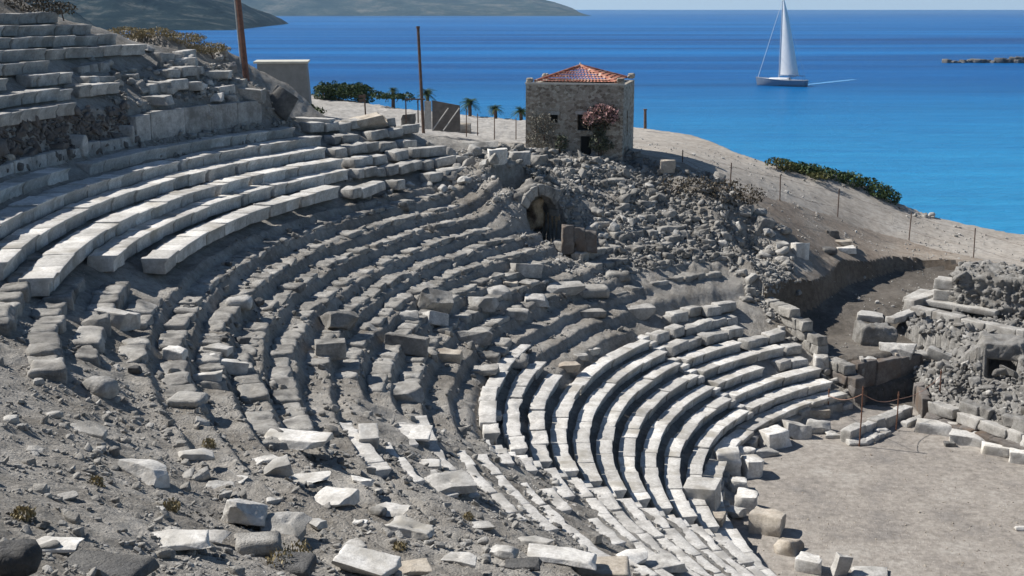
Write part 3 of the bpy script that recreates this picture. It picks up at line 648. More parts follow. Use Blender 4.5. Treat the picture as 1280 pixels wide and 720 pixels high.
BL = [
 # u, v, w, h, depth, yaw, tiltx, tilty, material, shape, name, label
 (365,557,90,30,.55,-8,4,3,'marble','slab','marble_slab','large flat white slab propped on the grey earth, longest one left of centre'),
 (176,602,62,40,.7,-25,-12,10,'marble','broken','marble_block','white wedge-shaped block with a slanting top on the grey earth at lower left'),
 (243,574,44,18,.6,20,0,8,'marble','slab','marble_flake','flat white flake lying right of the white wedge-shaped block'),
 (251,602,24,22,.6,40,10,-10,'marble_worn','broken','stone_shard','small curved pale shard standing below the flat white flake'),
 (344,594,42,32,.8,15,5,-8,'marble_worn','broken','marble_block','pale squarish block just below the large flat slab'),
 (297,660,58,52,.8,30,-14,16,'marble','broken','marble_block','big white block tilted to the left beside the grey boulder'),
 (354,668,58,36,.9,-15,3,4,'marble_worn','broken','marble_block','broad cream block resting right of the big tilted white one'),
 (320,694,66,42,.8,10,0,0,'grey_rock','boulder','boulder','rounded grey boulder in front of the big tilted white block'),
 (417,633,58,34,.9,-20,4,-4,'marble','broken','marble_block','white block split by a crack at lower centre left'),
 (383,606,60,18,.7,12,3,2,'marble','slab','marble_slab','thin white slab lying behind the split white block'),
 (108,545,54,20,.6,-12,6,6,'marble_worn','slab','marble_flake','low jagged pale flake alone on the earth at left'),
 (45,566,28,14,.7,0,4,0,'marble_worn','broken','stone_shard','small pale stone near the left edge below the worn rows'),
 (8,532,28,18,.8,20,0,6,'marble','broken','stone_shard','small white block cut by the left edge of the photo'),
 (120,495,46,42,.8,-30,8,8,'marble_worn','boulder','boulder','bluish white cracked boulder between the worn grey rows at left'),
 (142,408,58,30,.5,-14,-4,6,'marble','cut','marble_block','long white block lying below the ends of the white benches'),
 (218,449,28,22,.8,-10,0,0,'marble','cut','marble_block','small cubic white block alone on the worn rows'),
 (270,442,34,18,.8,-8,0,4,'marble','cut','marble_block','low white block, uppermost of the cluster of four at left of centre'),
 (288,468,40,30,.8,12,-10,8,'marble','cut','marble_block','largest white block of the cluster of four, tilted'),
 (263,482,38,26,.8,-5,-8,-6,'marble','cut','marble_block','front white block of the cluster of four, leaning left'),
 (262,447,16,8,.8,30,0,0,'marble','broken','stone_shard','tiny white fragment in the cluster of four blocks'),
 (297,388,36,26,.8,5,0,0,'marble_worn','boulder','boulder','rounded pale boulder above the cluster of white blocks'),
 (168,470,16,16,.9,0,0,0,'dark_rock','broken','stone_shard','small dark upright stone on the worn rows'),
 (232,508,46,26,.9,0,0,0,'grey_rock','boulder','boulder','smooth grey boulder half sunk in the earth below the cluster of blocks'),
 (513,670,72,34,.7,-14,-8,8,'marble','broken','marble_block','thick white block with a shaded front at bottom centre'),
 (490,643,48,13,.7,-10,0,2,'marble','slab','marble_slab','thin white slab behind the thick block at bottom centre'),
 (449,657,20,12,.8,0,0,0,'marble','broken','stone_shard','small white stone left of the thick block at bottom centre'),
 (459,560,26,40,1.6,6,12,2,'marble','cut','marble_block','upright strip of white stone ending in a dark face, centre left'),
 (562,616,60,34,.9,24,0,0,'marble_worn','cut','marble_block','grey-topped block with a dark triangular front and long shadow'),
 (510,548,62,18,.8,4,4,0,'marble','slab','marble_slab','flat white paving slab, brightest of those at the centre'),
 (452,719,86,40,.8,-16,-4,8,'marble','slab','marble_slab','large pale slab cut by the bottom edge, left of centre'),
 (512,718,52,24,.8,10,0,0,'tan_rock','broken','stone_block','tan block at the bottom edge beside the pale slab'),
 (702,708,88,24,.7,-8,-6,4,'marble','slab','marble_slab','broken white slabs edge near the bottom, left of the mottled boulder'),
 (752,722,72,30,.8,0,0,0,'tan_rock','boulder','boulder','mottled tan boulder rounded like a loaf at the bottom edge'),
 (826,716,56,32,.8,26,-6,0,'marble_worn','broken','marble_block','angular pale block right of the mottled boulder'),
 (655,714,46,26,.8,0,0,0,'dark_rock','broken','boulder','dark brown broken rock left of the mottled boulder'),
 (628,700,40,28,.8,-20,-8,0,'marble','broken','marble_block','short white block behind the dark brown broken rock'),
 (12,722,64,72,.9,20,0,0,'dark_rock','boulder','boulder','dark grey boulder in the bottom left corner'),
 (125,724,120,48,.6,-6,0,4,'dark_rock','boulder','boulder','long dark grey rock at the bottom edge, pale earth on top'),
 (62,692,70,22,.7,6,0,0,'marble','slab','marble_slab','white slab between the two dark rocks at bottom left'),
 (212,684,96,24,.5,12,4,0,'marble','slab','marble_slab','long white slab half buried behind the long dark rock'),
 (262,676,40,16,.8,-6,3,0,'marble','slab','marble_slab','short white slab end touching the grey boulder'),
 (362,720,64,38,.8,-10,0,0,'dark_rock','boulder','boulder','rough brown-grey rock with dry tufts near the bottom edge'),
 (506,440,60,32,.5,-6,-8,6,'grey_rock','cut','stone_block','long brownish block lying among the worn rows at the centre'),
 (556,452,44,24,.7,-4,0,3,'tan_rock','cut','stone_block','block with a bright flat top beside the long brownish block'),
 (542,408,32,24,.8,30,-20,16,'marble_worn','cut','marble_block','tumbled pale block with a hole, above the long brownish one'),
 (509,404,28,22,.8,10,0,0,'marble_worn','cut','marble_block','small pale block left of the tumbled block with a hole'),
 (536,388,46,36,.6,24,30,10,'grey_rock','slab','stone_slab','grey slab leaning steeply behind the two small pale blocks'),
 (606,388,46,26,.7,28,-8,6,'marble_worn','broken','marble_block','bright angular block in the middle of the slope, front one of a pair'),
 (622,372,34,20,.7,18,0,0,'marble_worn','broken','marble_block','bright angular block behind the front one of the pair'),
 (657,346,42,24,.6,22,-8,8,'marble_worn','cut','marble_block','pale block propped above a hollow on the middle of the slope'),
 (640,362,24,16,.8,0,0,0,'tan_rock','broken','stone_block','small tan stone under the propped pale block'),
 (592,428,46,26,.7,6,0,0,'grey_rock','broken','stone_block','grey block with a flat light top below the bright pair'),
 (700,366,54,20,.6,14,4,0,'marble_worn','slab','stone_slab','layered pale slab jutting above the dark shaded step'),
 (672,382,36,20,.8,14,0,0,'marble_worn','broken','stone_block','squat pale stone left of the layered slab'),
 (645,398,30,18,.8,0,0,0,'grey_rock','broken','stone_block','short grey stone below the squat pale stone'),
 (425,414,52,36,.7,34,-26,6,'grey_rock','slab','stone_slab','tilted grey slab with a dark slit below it among worn rows'),
 (411,446,40,32,.8,8,0,0,'grey_rock','cut','stone_block','squared grey block below the tilted slab with the slit'),
 (498,500,64,30,.9,14,0,0,'grey_rock','cut','stone_block','broad grey block with a smooth top left of the dark slot'),
 (642,462,40,28,.8,0,0,0,'grey_rock','boulder','boulder','rounded boulder at the top end of the white lower benches'),
 (604,470,40,22,.8,0,0,0,'grey_rock','broken','stone_block','low grey stone left of the boulder by the white benches'),
 (708,464,30,18,.8,10,0,0,'tan_rock','broken','stone_block','pinkish block on the bare earth above the curved benches'),
 (727,452,18,13,.8,20,0,0,'marble_worn','cut','stone_shard','first small block after the pinkish one on the bare earth'),
 (741,444,18,13,.8,30,0,0,'marble_worn','cut','stone_shard','second small block after the pinkish one on the bare earth'),
 (606,524,44,20,.9,4,0,0,'marble_worn','cut','marble_block','grey-faced block at the head of the near stairway'),
 (735,372,66,22,.5,10,0,0,'grey_rock','boulder','boulder','long rounded rock right of the layered slab'),
 (772,350,34,16,.7,0,0,0,'grey_rock','boulder','boulder','pale oval rock above the shaded step, right of centre'),
 (800,398,40,22,.6,14,0,0,'marble_worn','cut','stone_block','squared block just left of the foot of the far stairway rows'),
 (740,398,40,18,.7,6,0,0,'grey_rock','broken','stone_block','flat-topped grey stone above the bare earth patch'),
 (845,296,30,14,.8,0,0,0,'grey_rock','broken','stone_block','grey stone on the rubble slope right of the vault'),
 (452,606,34,18,.8,-14,0,6,'marble','broken','marble_block','white angular block between the split block and the dark-fronted one'),
 (330,580,36,16,.7,24,0,0,'marble_worn','slab','marble_flake','flat pale flake between the long propped slab and the squarish block'),
 (300,604,26,16,.8,-30,8,0,'marble','broken','stone_shard','pale pointed shard left of the squarish block'),
 (275,612,40,14,.7,8,0,3,'marble_worn','slab','marble_flake','low worn flake above the big tilted white block'),
 (392,660,30,20,.8,-36,-6,0,'marble','broken','marble_block','short bright block below the split white block'),
 (345,630,28,16,.8,15,0,0,'marble','broken','stone_shard','little white block above the cream one'),
 (436,690,40,20,.8,22,0,-6,'marble_worn','broken','marble_block','worn pale block between the large bottom slab and the thick block'),
 (572,706,52,22,.7,-10,-4,0,'marble','slab','marble_slab','pale slab right of the tan block near the bottom edge'),
 (596,664,46,16,.7,12,0,2,'marble_worn','slab','marble_slab','thin worn slab right of the thick shaded block'),
 (540,585,40,14,.8,-4,0,0,'marble','slab','marble_slab','small white slab above the grey-topped block with the dark front'),
 (668,684,44,24,.8,-18,-8,0,'marble','broken','marble_block','jagged white block behind the broken slab edge'),
 (790,704,44,26,.8,18,-6,4,'marble','broken','marble_block','bright jagged block between the mottled boulder and the benches'),
 (196,640,30,14,.8,-8,0,0,'marble_worn','slab','stone_shard','worn shard alone on the earth at lower left'),
 (82,625,26,14,.8,30,0,0,'marble_worn','broken','stone_shard','worn grey-white stone above the slab between the dark rocks'),
 # rim of the seating, from left to right
 (622,205,26,26,.9,10,0,0,'marble','cut','marble_block','upright white block standing highest on the rim, left of the house'),
 (650,203,30,20,.8,0,0,0,'marble_worn','cut','marble_block','squat white block next to the upright one on the rim'),
 (672,206,24,16,.8,14,0,0,'grey_rock','broken','stone_block','greyer block third from the upright white one on the rim'),
 (392,158,54,16,.5,4,0,2,'marble_worn','cut','marble_block','long pale block on the rim near the road, above the white benches'),
 (452,163,66,24,.5,10,6,-12,'tan_rock','slab','stone_slab','tan slab leaning up to the right on the rim by the road'),
 (570,165,40,16,.6,0,0,0,'tan_rock','cut','stone_block','yellowish block on the rim below the electricity pole'),
 (510,158,18,20,.8,0,0,0,'dark_rock','broken','stone_block','dark ragged stone between the tan slab and the yellowish block'),
 (600,185,50,12,.6,6,0,0,'grey_rock','slab','stone_slab','flat grey slab on the rim below the leaning plywood board'),
 # pile at the right end of the upper tier
 (231,83,28,14,.8,0,0,0,'marble','cut','marble_block','topmost white block of the pile at the end of the upper tier'),
 (238,92,32,12,.8,6,0,0,'marble_worn','cut','marble_block','block directly under the topmost one of the pile'),
 (268,98,42,14,.7,0,0,0,'marble_worn','cut','marble_block','wide pale block right of the top of the pile'),
 (238,112,36,14,.8,-4,0,0,'marble','cut','marble_block','pale block in the lower middle of the pile'),
 (208,116,28,11,.8,0,0,0,'marble_worn','slab','marble_slab','thin slab left of the lower middle block of the pile'),
 (190,130,46,14,.6,-4,0,0,'marble_worn','cut','marble_block','block at the left foot of the pile, above the recess end'),
 (264,127,30,13,.8,0,0,0,'marble','cut','marble_block','small white block just above the long wall, foot of the pile'),
 (305,124,46,20,.7,4,4,6,'marble_worn','broken','marble_block','sloping grey block at the right foot of the pile'),
 (296,108,22,12,.8,0,0,0,'grey_rock','cut','stone_block','small grey block above the sloping one at the pile'),
 (341,140,34,36,.7,20,0,34,'dark_rock','slab','stone_slab','dark leaning slab between the pile and the grey shed'),
 (160,102,24,12,.8,0,0,0,'marble_worn','cut','marble_block','lone white block on the earth left of the pile'),
 (93,190,28,32,.6,-8,-8,0,'marble','drum','marble_fragment','rounded white upright stone in the dark recess'),
 (155,176,26,26,.4,0,0,0,'marble_worn','drum','marble_fragment','round-ended grey stone at the left end of the long wall'),
 (135,180,18,7,.8,20,0,0,'marble','slab','stone_shard','small bright flake on the plinth in the dark recess'),
 (8,206,20,18,.8,0,0,0,'tan_rock','broken','stone_block','brownish stone at the left edge in the dark recess'),
 # right of the vault and along the path
 (1000,322,26,26,.8,30,-10,10,'marble','broken','marble_block','pale angular block above the dark hollow beside the path'),
 (977,314,22,16,.8,10,0,0,'marble_worn','broken','stone_block','pale stone left of the angular block above the hollow'),
 (950,292,22,28,.7,10,0,20,'grey_rock','slab','stone_slab','slab set on edge above the dark hollow'),
 (1058,316,26,12,.8,0,0,0,'marble','cut','marble_block','white block on the sandy ground, lower of two lying together'),
 (1050,306,34,9,.7,-6,0,0,'tan_rock','slab','stone_slab','flat stone lying right behind the white block on the sand'),
 (1036,317,20,12,.8,0,0,0,'dark_rock','boulder','boulder','dark rock left of the white block on the sand'),
 (1041,296,18,14,.9,0,0,0,'dark_rock','broken','stone_block','brown stone behind the pair lying on the sandy ground'),
 (1090,402,34,17,.8,-18,0,0,'marble','cut','marble_block','clean white rectangular block at the edge of the trench'),
 (1082,456,32,13,.5,-6,0,0,'marble_worn','cut','stone_block','grey squared block on the earth shelf by the side passage'),
 # orchestra
 (968,560,36,30,.8,28,0,0,'marble','cut','marble_block','large white block at the orchestra edge casting a long shadow'),
 (955,572,30,14,.6,30,0,0,'marble_worn','slab','marble_slab','flat slab leaning against the large white orchestra block'),
 (998,549,28,26,.8,10,-6,6,'marble','broken','marble_block','white block third along the orchestra edge from the poles'),
 (1019,523,34,17,.6,6,0,0,'tan_rock','cut','stone_block','orange-tan block on top of the orchestra edge stones'),
 (1026,542,26,20,.8,-10,0,0,'marble_worn','broken','marble_block','pale block below the orange-tan one at the orchestra edge'),
 (1041,548,20,10,.8,10,0,0,'marble_worn','slab','marble_slab','thin slab next to the fallen column piece'),
 (911,592,28,34,.8,8,0,0,'marble','cut','marble_block','tall upright white block beside the podium at the orchestra'),
 (929,578,20,22,.8,20,0,0,'marble','broken','marble_block','narrow white block right of the tall upright one'),
 (941,597,22,30,1.1,14,0,0,'marble','cut','marble_block','white block with sharp shadow right below the tall upright one'),
 (922,616,24,26,.9,-10,-8,0,'marble','broken','marble_block','cream block in the chain, below the sharp-shadowed one'),
 (935,640,24,32,1.2,-18,0,0,'marble','cut','marble_block','long cream block pointing down the orchestra edge'),
 (917,648,22,18,.8,-30,0,0,'marble_worn','broken','marble_block','small slanting block behind the long cream one'),
 (961,668,36,36,.8,-22,0,0,'tan_rock','cut','stone_block','big orange-cream cubic block at the orchestra edge'),
 (988,694,32,28,.9,-20,-6,0,'tan_rock','broken','stone_block','pinkish block below the big orange-cream cube'),
 (1014,716,28,26,.9,-24,0,0,'marble','cut','marble_block','white block near the bottom edge after the pinkish one'),
 (1047,720,16,32,.8,12,0,14,'marble','cut','marble_block','thin white stone standing on end at the bottom edge'),
 (1090,722,40,14,.6,-6,0,0,'marble_worn','slab','marble_slab','flat stone at the bottom edge, right of the standing one'),
 (879,640,38,46,.9,-20,0,0,'marble','cut','marble_block','largest upright white block, on the end of the benches'),
 (895,662,22,26,.9,-20,0,0,'tan_rock','cut','stone_block','brownish block in the shadow of the largest upright block'),
 (1072,557,22,12,.7,6,0,0,'marble_worn','drum','column_drum','short column piece lying at the foot of the rusty pole'),
 (1090,551,20,12,.8,0,0,0,'marble_worn','boulder','boulder','round stone right of the column piece'),
 (1102,544,16,12,.8,0,0,0,'marble_worn','boulder','boulder','smaller round stone, second right of the column piece'),
 (1172,543,44,20,.5,-22,0,0,'marble','cut','moulded_block','grooved white block, leftmost of the row before the ruin'),
 (1213,557,40,20,.5,-22,0,0,'marble','cut','moulded_block','grooved white block, second of the row before the ruin'),
 (1252,570,36,18,.5,-22,0,0,'marble','cut','moulded_block','grooved white block, third of the row before the ruin'),
 (1281,580,30,20,.5,-22,0,0,'marble','cut','moulded_block','grooved white block cut by the right edge of the photo'),
 (1188,559,12,9,.8,0,0,0,'dark_rock','cut','stone_shard','small dark stone below the leftmost grooved block'),
 (1276,664,12,8,.8,0,0,0,'marble','broken','stone_shard','white stone lying on the orchestra at the right edge'),
]
for b in BL: block(*b)

# ------------------------------------------------------------------ fallen stones one can count, and the rubble nobody could
def proto(rng, mat, kind):
    w = 1.0; d = rng.uniform(.6, .9); h = rng.uniform(.45, .8)
    if kind: P, Q = rock(w, d, h, rng, (9,8,7), .03, .2, .06, 2.2, .15, facets=7)
    else: P, Q = rock(w, d, h, rng, (7,6,5), .2, .25, .14, 2.0, .2)
    return P, Q
PRO = [proto(random.Random(40+i), None, i % 2) for i in range(14)]
PME = {(i, mt): mesh_from('fallen_stone', P-np.array([0,0,.12]), Q, M[mt], True) for i, (P, Q) in enumerate(PRO) for mt in ('grey_rock','marble_worn','dark_rock')}
def fallen(n, pick, smin, smax, label, group, seed, mats=('grey_rock','grey_rock','marble_worn')):
    rng = random.Random(seed); k = 0
    while k < n:
        x, y = pick(rng)
        z = float(terrain(np.array([x]), np.array([y]))[0])
        s = smin*(smax/smin)**(rng.random()**1.8)
        o = link('fallen_stone', PME[(rng.randrange(14), rng.choice(mats))], None, (x, y, z))
        o.scale = (s, s, s*rng.uniform(.7, 1.1)); o.rotation_euler = (rng.gauss(0, .25), rng.gauss(0, .25), rng.uniform(0, 6.28))
        tag(o, label, 'fallen stone', group); k += 1
def sector(r0, r1, a0, a1): return lambda g: tuple(float(q) for q in cart(g.uniform(r0, r1), g.uniform(a0, a1)))
def line(pts, wd):
    def f(g):
        i = g.randrange(len(pts)-1); t = g.random(); (x0,y0),(x1,y1) = pts[i], pts[i+1]
        return x0+(x1-x0)*t+g.gauss(0, wd), y0+(y1-y0)*t+g.gauss(0, wd)
    return f
fallen(68, sector(27.5, 39.5, 116.5, 133), .3, .8, 'grey stone among the collapsed rubble right of the vault', 'collapsed stones right of the vault', 1)
fallen(22, sector(35.3, 40, 132, 141), .4, 1.1, 'stone fallen along the rim above the vault', 'stones along the rim above the vault', 2)
fallen(25, sector(34, 41.5, 137, 152), .3, .8, 'broken stone tumbled below the cracked benches', 'stones tumbled below the cracked benches', 3)
fallen(20, sector(33.5, 36.6, 158, 190), .25, .6, 'brown stone in the shade under the white benches', 'stones under the white benches', 4, ('grey_rock','dark_rock'))
fallen(28, line([(10.5,75.8),(13.5,72.6),(15.5,70.2)], .9), .35, 1.1, 'pale stone heaped at the edge of the path above the hollow', 'stones heaped beside the path', 5, ('marble_worn','grey_rock','marble_worn'))
fallen(26, sector(17.2, 27, 116.6, 119.8), .3, .75, 'broken stone at the ruined right end of the benches', 'stones at the ruined end of the benches', 6, ('marble_worn','grey_rock'))
fallen(24, line([(22,89.5),(25.5,89.6),(29,88.2),(33,87.8)], .6), .25, .7, 'pale stone along the sea edge of the path', 'stones along the sea edge of the path', 7, ('marble_worn','tan_rock') if False else ('marble_worn','grey_rock'))
fallen(42, sector(44.4, 48.5, 148, 161), .35, 1.1, 'stone on the ruined slope at the end of the upper tier', 'stones at the end of the upper tier', 8, ('marble_worn','grey_rock','marble_worn'))
fallen(28, line([(12.5,74),(14.5,71.5),(14.8,69),(14.2,66.5),(13.8,64.8)], .9), .3, .9, 'grey stone on the bank between the benches and the trench', 'stones on the bank above the trench', 10)
fallen(14, sector(27, 41, 205, 232), .18, .42, 'pale stone lying on the grey earth of the near slope', 'stones scattered on the near slope', 9, ('marble_worn','marble_worn','grey_rock'))

RP = []
for i in range(16):
    g = random.Random(900+i); P, Q = rock(1, g.uniform(.6,.9), g.uniform(.4,.8), g, (4,4,3), .2 if i % 2 else .08, .28, .07, 2, .1, facets=4); RP.append((P-np.array([0,0,.2]), Q))
def scatter(name, label, mat, xy, size, seed, zf=None):
    """loose small stones too many to count: one object"""
    size = np.minimum(size, np.median(size)*4.5); rng = np.random.default_rng(seed); n = len(xy); z = (zf or terrain)(xy[:,0], xy[:,1])
    Vs = []; Qs = []; off = 0
    which = rng.integers(0, len(RP), n); ang = rng.uniform(0, 6.28, n); tl = rng.normal(0, .3, (n, 2)); fl = rng.uniform(.6, 1.1, n)
    for k, (P, Q) in enumerate(RP):
        ids = np.nonzero(which == k)[0]; m = len(ids)
        if not m: continue
        c, s = np.cos(ang[ids])[:,None], np.sin(ang[ids])[:,None]; s_ = size[ids][:,None]
        X = P[None,:,0]; Y = P[None,:,1]; Zp = P[None,:,2]*fl[ids][:,None]
        Z2 = Zp+X*tl[ids,0][:,None]+Y*tl[ids,1][:,None]
        A = np.stack([(X*c-Y*s)*s_+xy[ids,0][:,None], (X*s+Y*c)*s_+xy[ids,1][:,None], Z2*s_+z[ids][:,None]], -1)
        Vs.append(A.reshape(-1, 3)); Qs.append((Q[None]+(np.arange(m)*len(P))[:,None,None]+off).reshape(-1, 4)); off += m*len(P)
    o = link(name, mesh_from(name, np.concatenate(Vs), np.concatenate(Qs), M[mat], True)); tag(o, label, None, None, 'stuff'); return o
g = np.random.default_rng(5)
def secxy(n, r0, r1, a0, a1):
    r = g.uniform(r0, r1, n); a = g.uniform(a0, a1, n); return np.stack(cart(r, a), 1)
def clumped(xy, sc, seed, th=0.0):
    return xy[fbm2(xy[:,0], xy[:,1], sc, 3, seed) > th+g.normal(0, .12, len(xy))]
xy = clumped(secxy(9000, 27.5, 40, 116.5, 133.5), 1.2, 3, -.15); scatter('rubble', 'loose grey rubble covering the collapsed slope right of the vault', 'grey_rock', xy, .09*np.exp(np.abs(g.normal(0, .75, len(xy)))), 1)
xy = secxy(5000, 23, 36, 110, 119); xy = clumped(xy[poly_dist(xy[:,0], xy[:,1], TRENCH) > .1], 1.0, 14, -.1); scatter('rubble', 'grey rubble on the bank beside the trench', 'grey_rock', xy, .09*np.exp(np.abs(g.normal(0, .7, len(xy)))), 11)
xy = clumped(secxy(5200, 27.5, 40, 117, 141), 1.0, 4, -.05); scatter('rubble', 'paler chips of stone among the rubble right of the vault', 'marble_worn', xy, .08*np.exp(np.abs(g.normal(0, .6, len(xy)))), 2)
xy = clumped(secxy(3600, 24.5, 37, 140, 206), 1.0, 6, 0); scatter('rubble', 'small grey stones lying between the worn rows', 'grey_rock', xy, .06*np.exp(np.abs(g.normal(0, .7, len(xy)))), 3)
d_ = 8+26*g.random(30000)**.8; b_ = np.radians(g.uniform(60, 128, 30000)); xy = np.stack([d_*np.cos(b_), d_*np.sin(b_)], 1); r_, a_ = polar(xy[:,0], xy[:,1]); xy = xy[(r_ > 26) & (r_ < 46)]
xy = clumped(xy, .8, 7, -.05); scatter('rubble', 'gravel and small grey stones strewn over the near earth slope', 'grey_rock', xy, .028*np.exp(np.abs(g.normal(0, .85, len(xy)))), 4)
xy2 = clumped(xy[::2]+.05, .7, 8, .12); scatter('rubble', 'white chips strewn over the near earth slope', 'marble_worn', xy2, .042*np.exp(np.abs(g.normal(0, .8, len(xy2)))), 5)
xy = secxy(2600, 17.8, 28, 189, 232); xy = clumped(xy, .9, 9, .1); scatter('rubble', 'broken bits of marble between the near dusty benches', 'marble_worn', xy, .06*np.exp(np.abs(g.normal(0, .6, len(xy)))), 6)
xy = secxy(2600, 2, 16.3, 100, 260); scatter('gravel', 'gravel and pebbles on the orchestra floor', 'tan_rock', xy, .022*np.exp(np.abs(g.normal(0, .55, len(xy)))), 7)
xy = np.stack([g.uniform(7, 45, 5200), g.uniform(62, 92, 5200)], 1); r_, a_ = polar(xy[:,0], xy[:,1]); xy = xy[((a_ < 116) | (r_ > 41)) & (xy[:,1] < y_shore(xy[:,0]))]; xy = clumped(xy, 2.5, 10, .05)
scatter('gravel', 'small stones strewn over the sandy path and trench', 'marble_worn', xy, .05*np.exp(np.abs(g.normal(0, .65, len(xy)))), 8)
xy = clumped(secxy(2600, 43, 47, 147, 164), .8, 12, -.1); scatter('rubble', 'rubble on the ruined end of the upper tier', 'grey_rock', xy, .08*np.exp(np.abs(g.normal(0, .7, len(xy)))), 9)
xy = secxy(1800, 43.95, 44.7, 163.5, 192); scatter('rubble', 'dark conglomerate lumps in the recess under the upper tier', 'passage', xy, .13*np.exp(np.abs(g.normal(0, .6, len(xy)))), 10)
# ------------------------------------------------------------------ the vaulted passage
M['vault_sunlit_tan'] = stone('sun_brightened_rock', [(.36,.26,.16),(.60,.46,.30),(.76,.63,.46)], 1.6, .9, .8, .15, (.1,.065,.04), .6)  # ochre rock, albedo raised to stand in for sunlight falling into the vault
def vault():
    bx, by = cart(33.0, VA); fl = 5.15
    t = thing('vaulted_passage', 'dark round-arched vault opening in the collapsed slope below the house', 'vaulted passage', (float(bx), float(by), fl))
    e = np.array([math.cos(math.radians(VA)), math.sin(math.radians(VA)), 0]); tn = np.array([-e[1], e[0], 0])     # outward, leftwards
    def frame(P): return P[:,:1]*tn+P[:,1:2]*e+P[:,2:]*np.array([0,0,1.0])
    rng = random.Random(4); hw, sp = 1.34, 1.75
    for ringi in range(1):
        for k in range(11):                                              # wedge stones of the arch
            a0 = math.pi*k/11; a1 = math.pi*(k+1)/11
            P, Q = rock(1, 1, 1, rng, (5,5,5), .06, .05, .05, 2, .08)
            ang = a0+(P[:,0]+.5)*(a1-a0); rad = hw-.02+rng.gauss(0,.02)+(P[:,2])*(.62 if ringi == 0 else .3)
            W_ = np.stack([-np.cos(ang)*rad*1.0, P[:,1]*.72+.36+ringi*.74-.1+rng.gauss(0,.03), sp+np.sin(ang)*rad], 1); W_ = frame(W_)
            c = W_.mean(0)
            link('arch_stone', mesh_from('arch_stone', W_-c, Q, M['grey_rock' if ringi == 0 else 'vault_sunlit_tan'], True), t, tuple(map(float, c)))
    P, Q = rock(3.6, .95, .62, rng, (30,10,8), .2, .2, .3, 2.0, .3, 4); P[:,1] += .5; P[:,2] += sp+hw+.12-.36*np.abs(P[:,0])
    link('rubble_cap', mesh_from('rubble_cap', frame(P), Q, M['grey_rock'], True), t)
    for sx in (-1, 1):                                                   # side walls
        P, Q = rock(.42, 2.6, sp+.15, rng, (5,14,10), .05, .03, .08, 1.6, .15); P[:,0] += sx*(hw+.2); P[:,1] += 1.15
        link('side_wall', mesh_from('side_wall', frame(P), Q, M['vault_sunlit_tan'], True), t)
    P, Q = rock(2.8, .7, 2.3, rng, (16,6,18), .15, .12, .22, 1.3, .3, 4); P[:,1] += 2.6
    link('end_wall', mesh_from('end_wall', frame(P), Q, M['vault_sunlit_tan'], True), t)
    P, Q = rock(1.1, .8, 1.9, rng, (12,9,14), .2, .2, .25, 1.8, .25, 4); P[:,0] -= .62; P[:,1] += 1.0; P[:,2] += .95
    link('fallen_rock', mesh_from('fallen_rock', frame(P), Q, M['vault_sunlit_tan'], True), t)
vault()
x, y, z = at_dist(731, 316, 63.6)
t = thing('slab_wall', 'dark reddish wall of upright slabs right below the vault opening', 'wall', (x, y, z))
rng = random.Random(9)
for k in range(3):
    P, Q = rock(.66, .7, (1.5,1.32,1.1,.85)[k]+rng.gauss(0,.05), rng, (8,7,12), .05, .12, .14, 1.8, .25, 4); P[:,0] += -0.9+.61*k; P[:,1] += .25+.05*rng.random()
    link('wall_slab', mesh_from('wall_slab', P, Q, M['passage'], True), t)

# ------------------------------------------------------------------ stage building ruin, side passage wall, poles
def onz(u, v, z):
    d = ray(u, v); k = (z-EYE)/d[2]; return float(d[0]*k), float(d[1]*k)
M['rubble_core'] = stone('rubble_concrete', [(.22,.212,.20),(.34,.33,.31),(.47,.455,.43)], 1.5, .95, 1.0, .1, (.20,.185,.165), 1.1)
M['ashlar'] = stone('pale_ashlar', [(.36,.345,.315),(.50,.485,.455),(.60,.585,.555)], 1.2, .85, .5, .2, (.28,.26,.235), .4)
MOUND = [(20.3,56.0),(20.6,58.5),(20.6,61.0),(20.9,64.5),(21.6,68.0),(22.7,71.6),(26,72.6),(34,70.5),(50,62),(50,30),(34,32.5),(23.8,50.0)]
def mound_z(X, Y):
    dd = -poly_dist(X, Y, MOUND); wob = fbm2(X, Y, 2.2, 3, 61)
    front = smooth(9, 2, (X-20.3)*.86+(Y-56.0)*.5)                      # the face to the orchestra slopes back
    top = 1.15+.25*wob+.5*smooth(30, 36, X)
    rise = np.where(front > .5, 1.15*np.clip(dd/.35, 0, 1)+np.clip(dd-.6, 0, 9)*.42, 2.5*np.clip(dd/1.0, 0, 1))
    z = np.minimum(FLOOR-.1+rise, top)
    lump = np.abs(fbm2(X, Y, .6, 3, 62))*.7+.30*np.abs(fbm2(X, Y, .24, 3, 64))+.12*fbm2(X, Y, .12, 2, 65)
    return np.where(dd > 0, z+lump*np.clip(dd/.4, 0, 1), FLOOR-.6)
t = thing('stage_ruin', 'ruined stage building of rubble and stones with a dark opening, beside the orchestra', 'ruin', (20.0, 56.0, FLOOR))
xs = np.arange(18.8, 44, .085); ys = np.arange(40, 73, .11); X, Y = np.meshgrid(xs, ys); Z = mound_z(X, Y)
nx_, ny_ = onz(1252, 459, .55)                                           # the dark opening, a hole running into the mass
ex = np.array([.40, .917]); L_ = (X-nx_)*ex[0]+(Y-ny_)*ex[1]; Wd = -(X-nx_)*ex[1]+(Y-ny_)*ex[0]
near_ = smooth(2.2, 1.4, np.abs(Wd)); nz_ = fbm2(X, Y, .5, 3, 71)
Z = np.where((L_ > -4.5) & (L_ < -.35), Z*(1-near_)+np.minimum(Z, .05-.12*(-L_-.35)+.15*nz_)*near_, Z)
Z = np.where((L_ >= -.35) & (L_ < 3.2), Z*(1-near_)+np.maximum(Z, 1.45+.35*nz_)*near_, Z)
hole = smooth(.78, .66, np.abs(Wd+.1*nz_))*smooth(-.6, -.5, L_)*smooth(2.4, 2.2, L_)
Z = Z*(1-hole)+np.minimum(Z, -.1)*hole
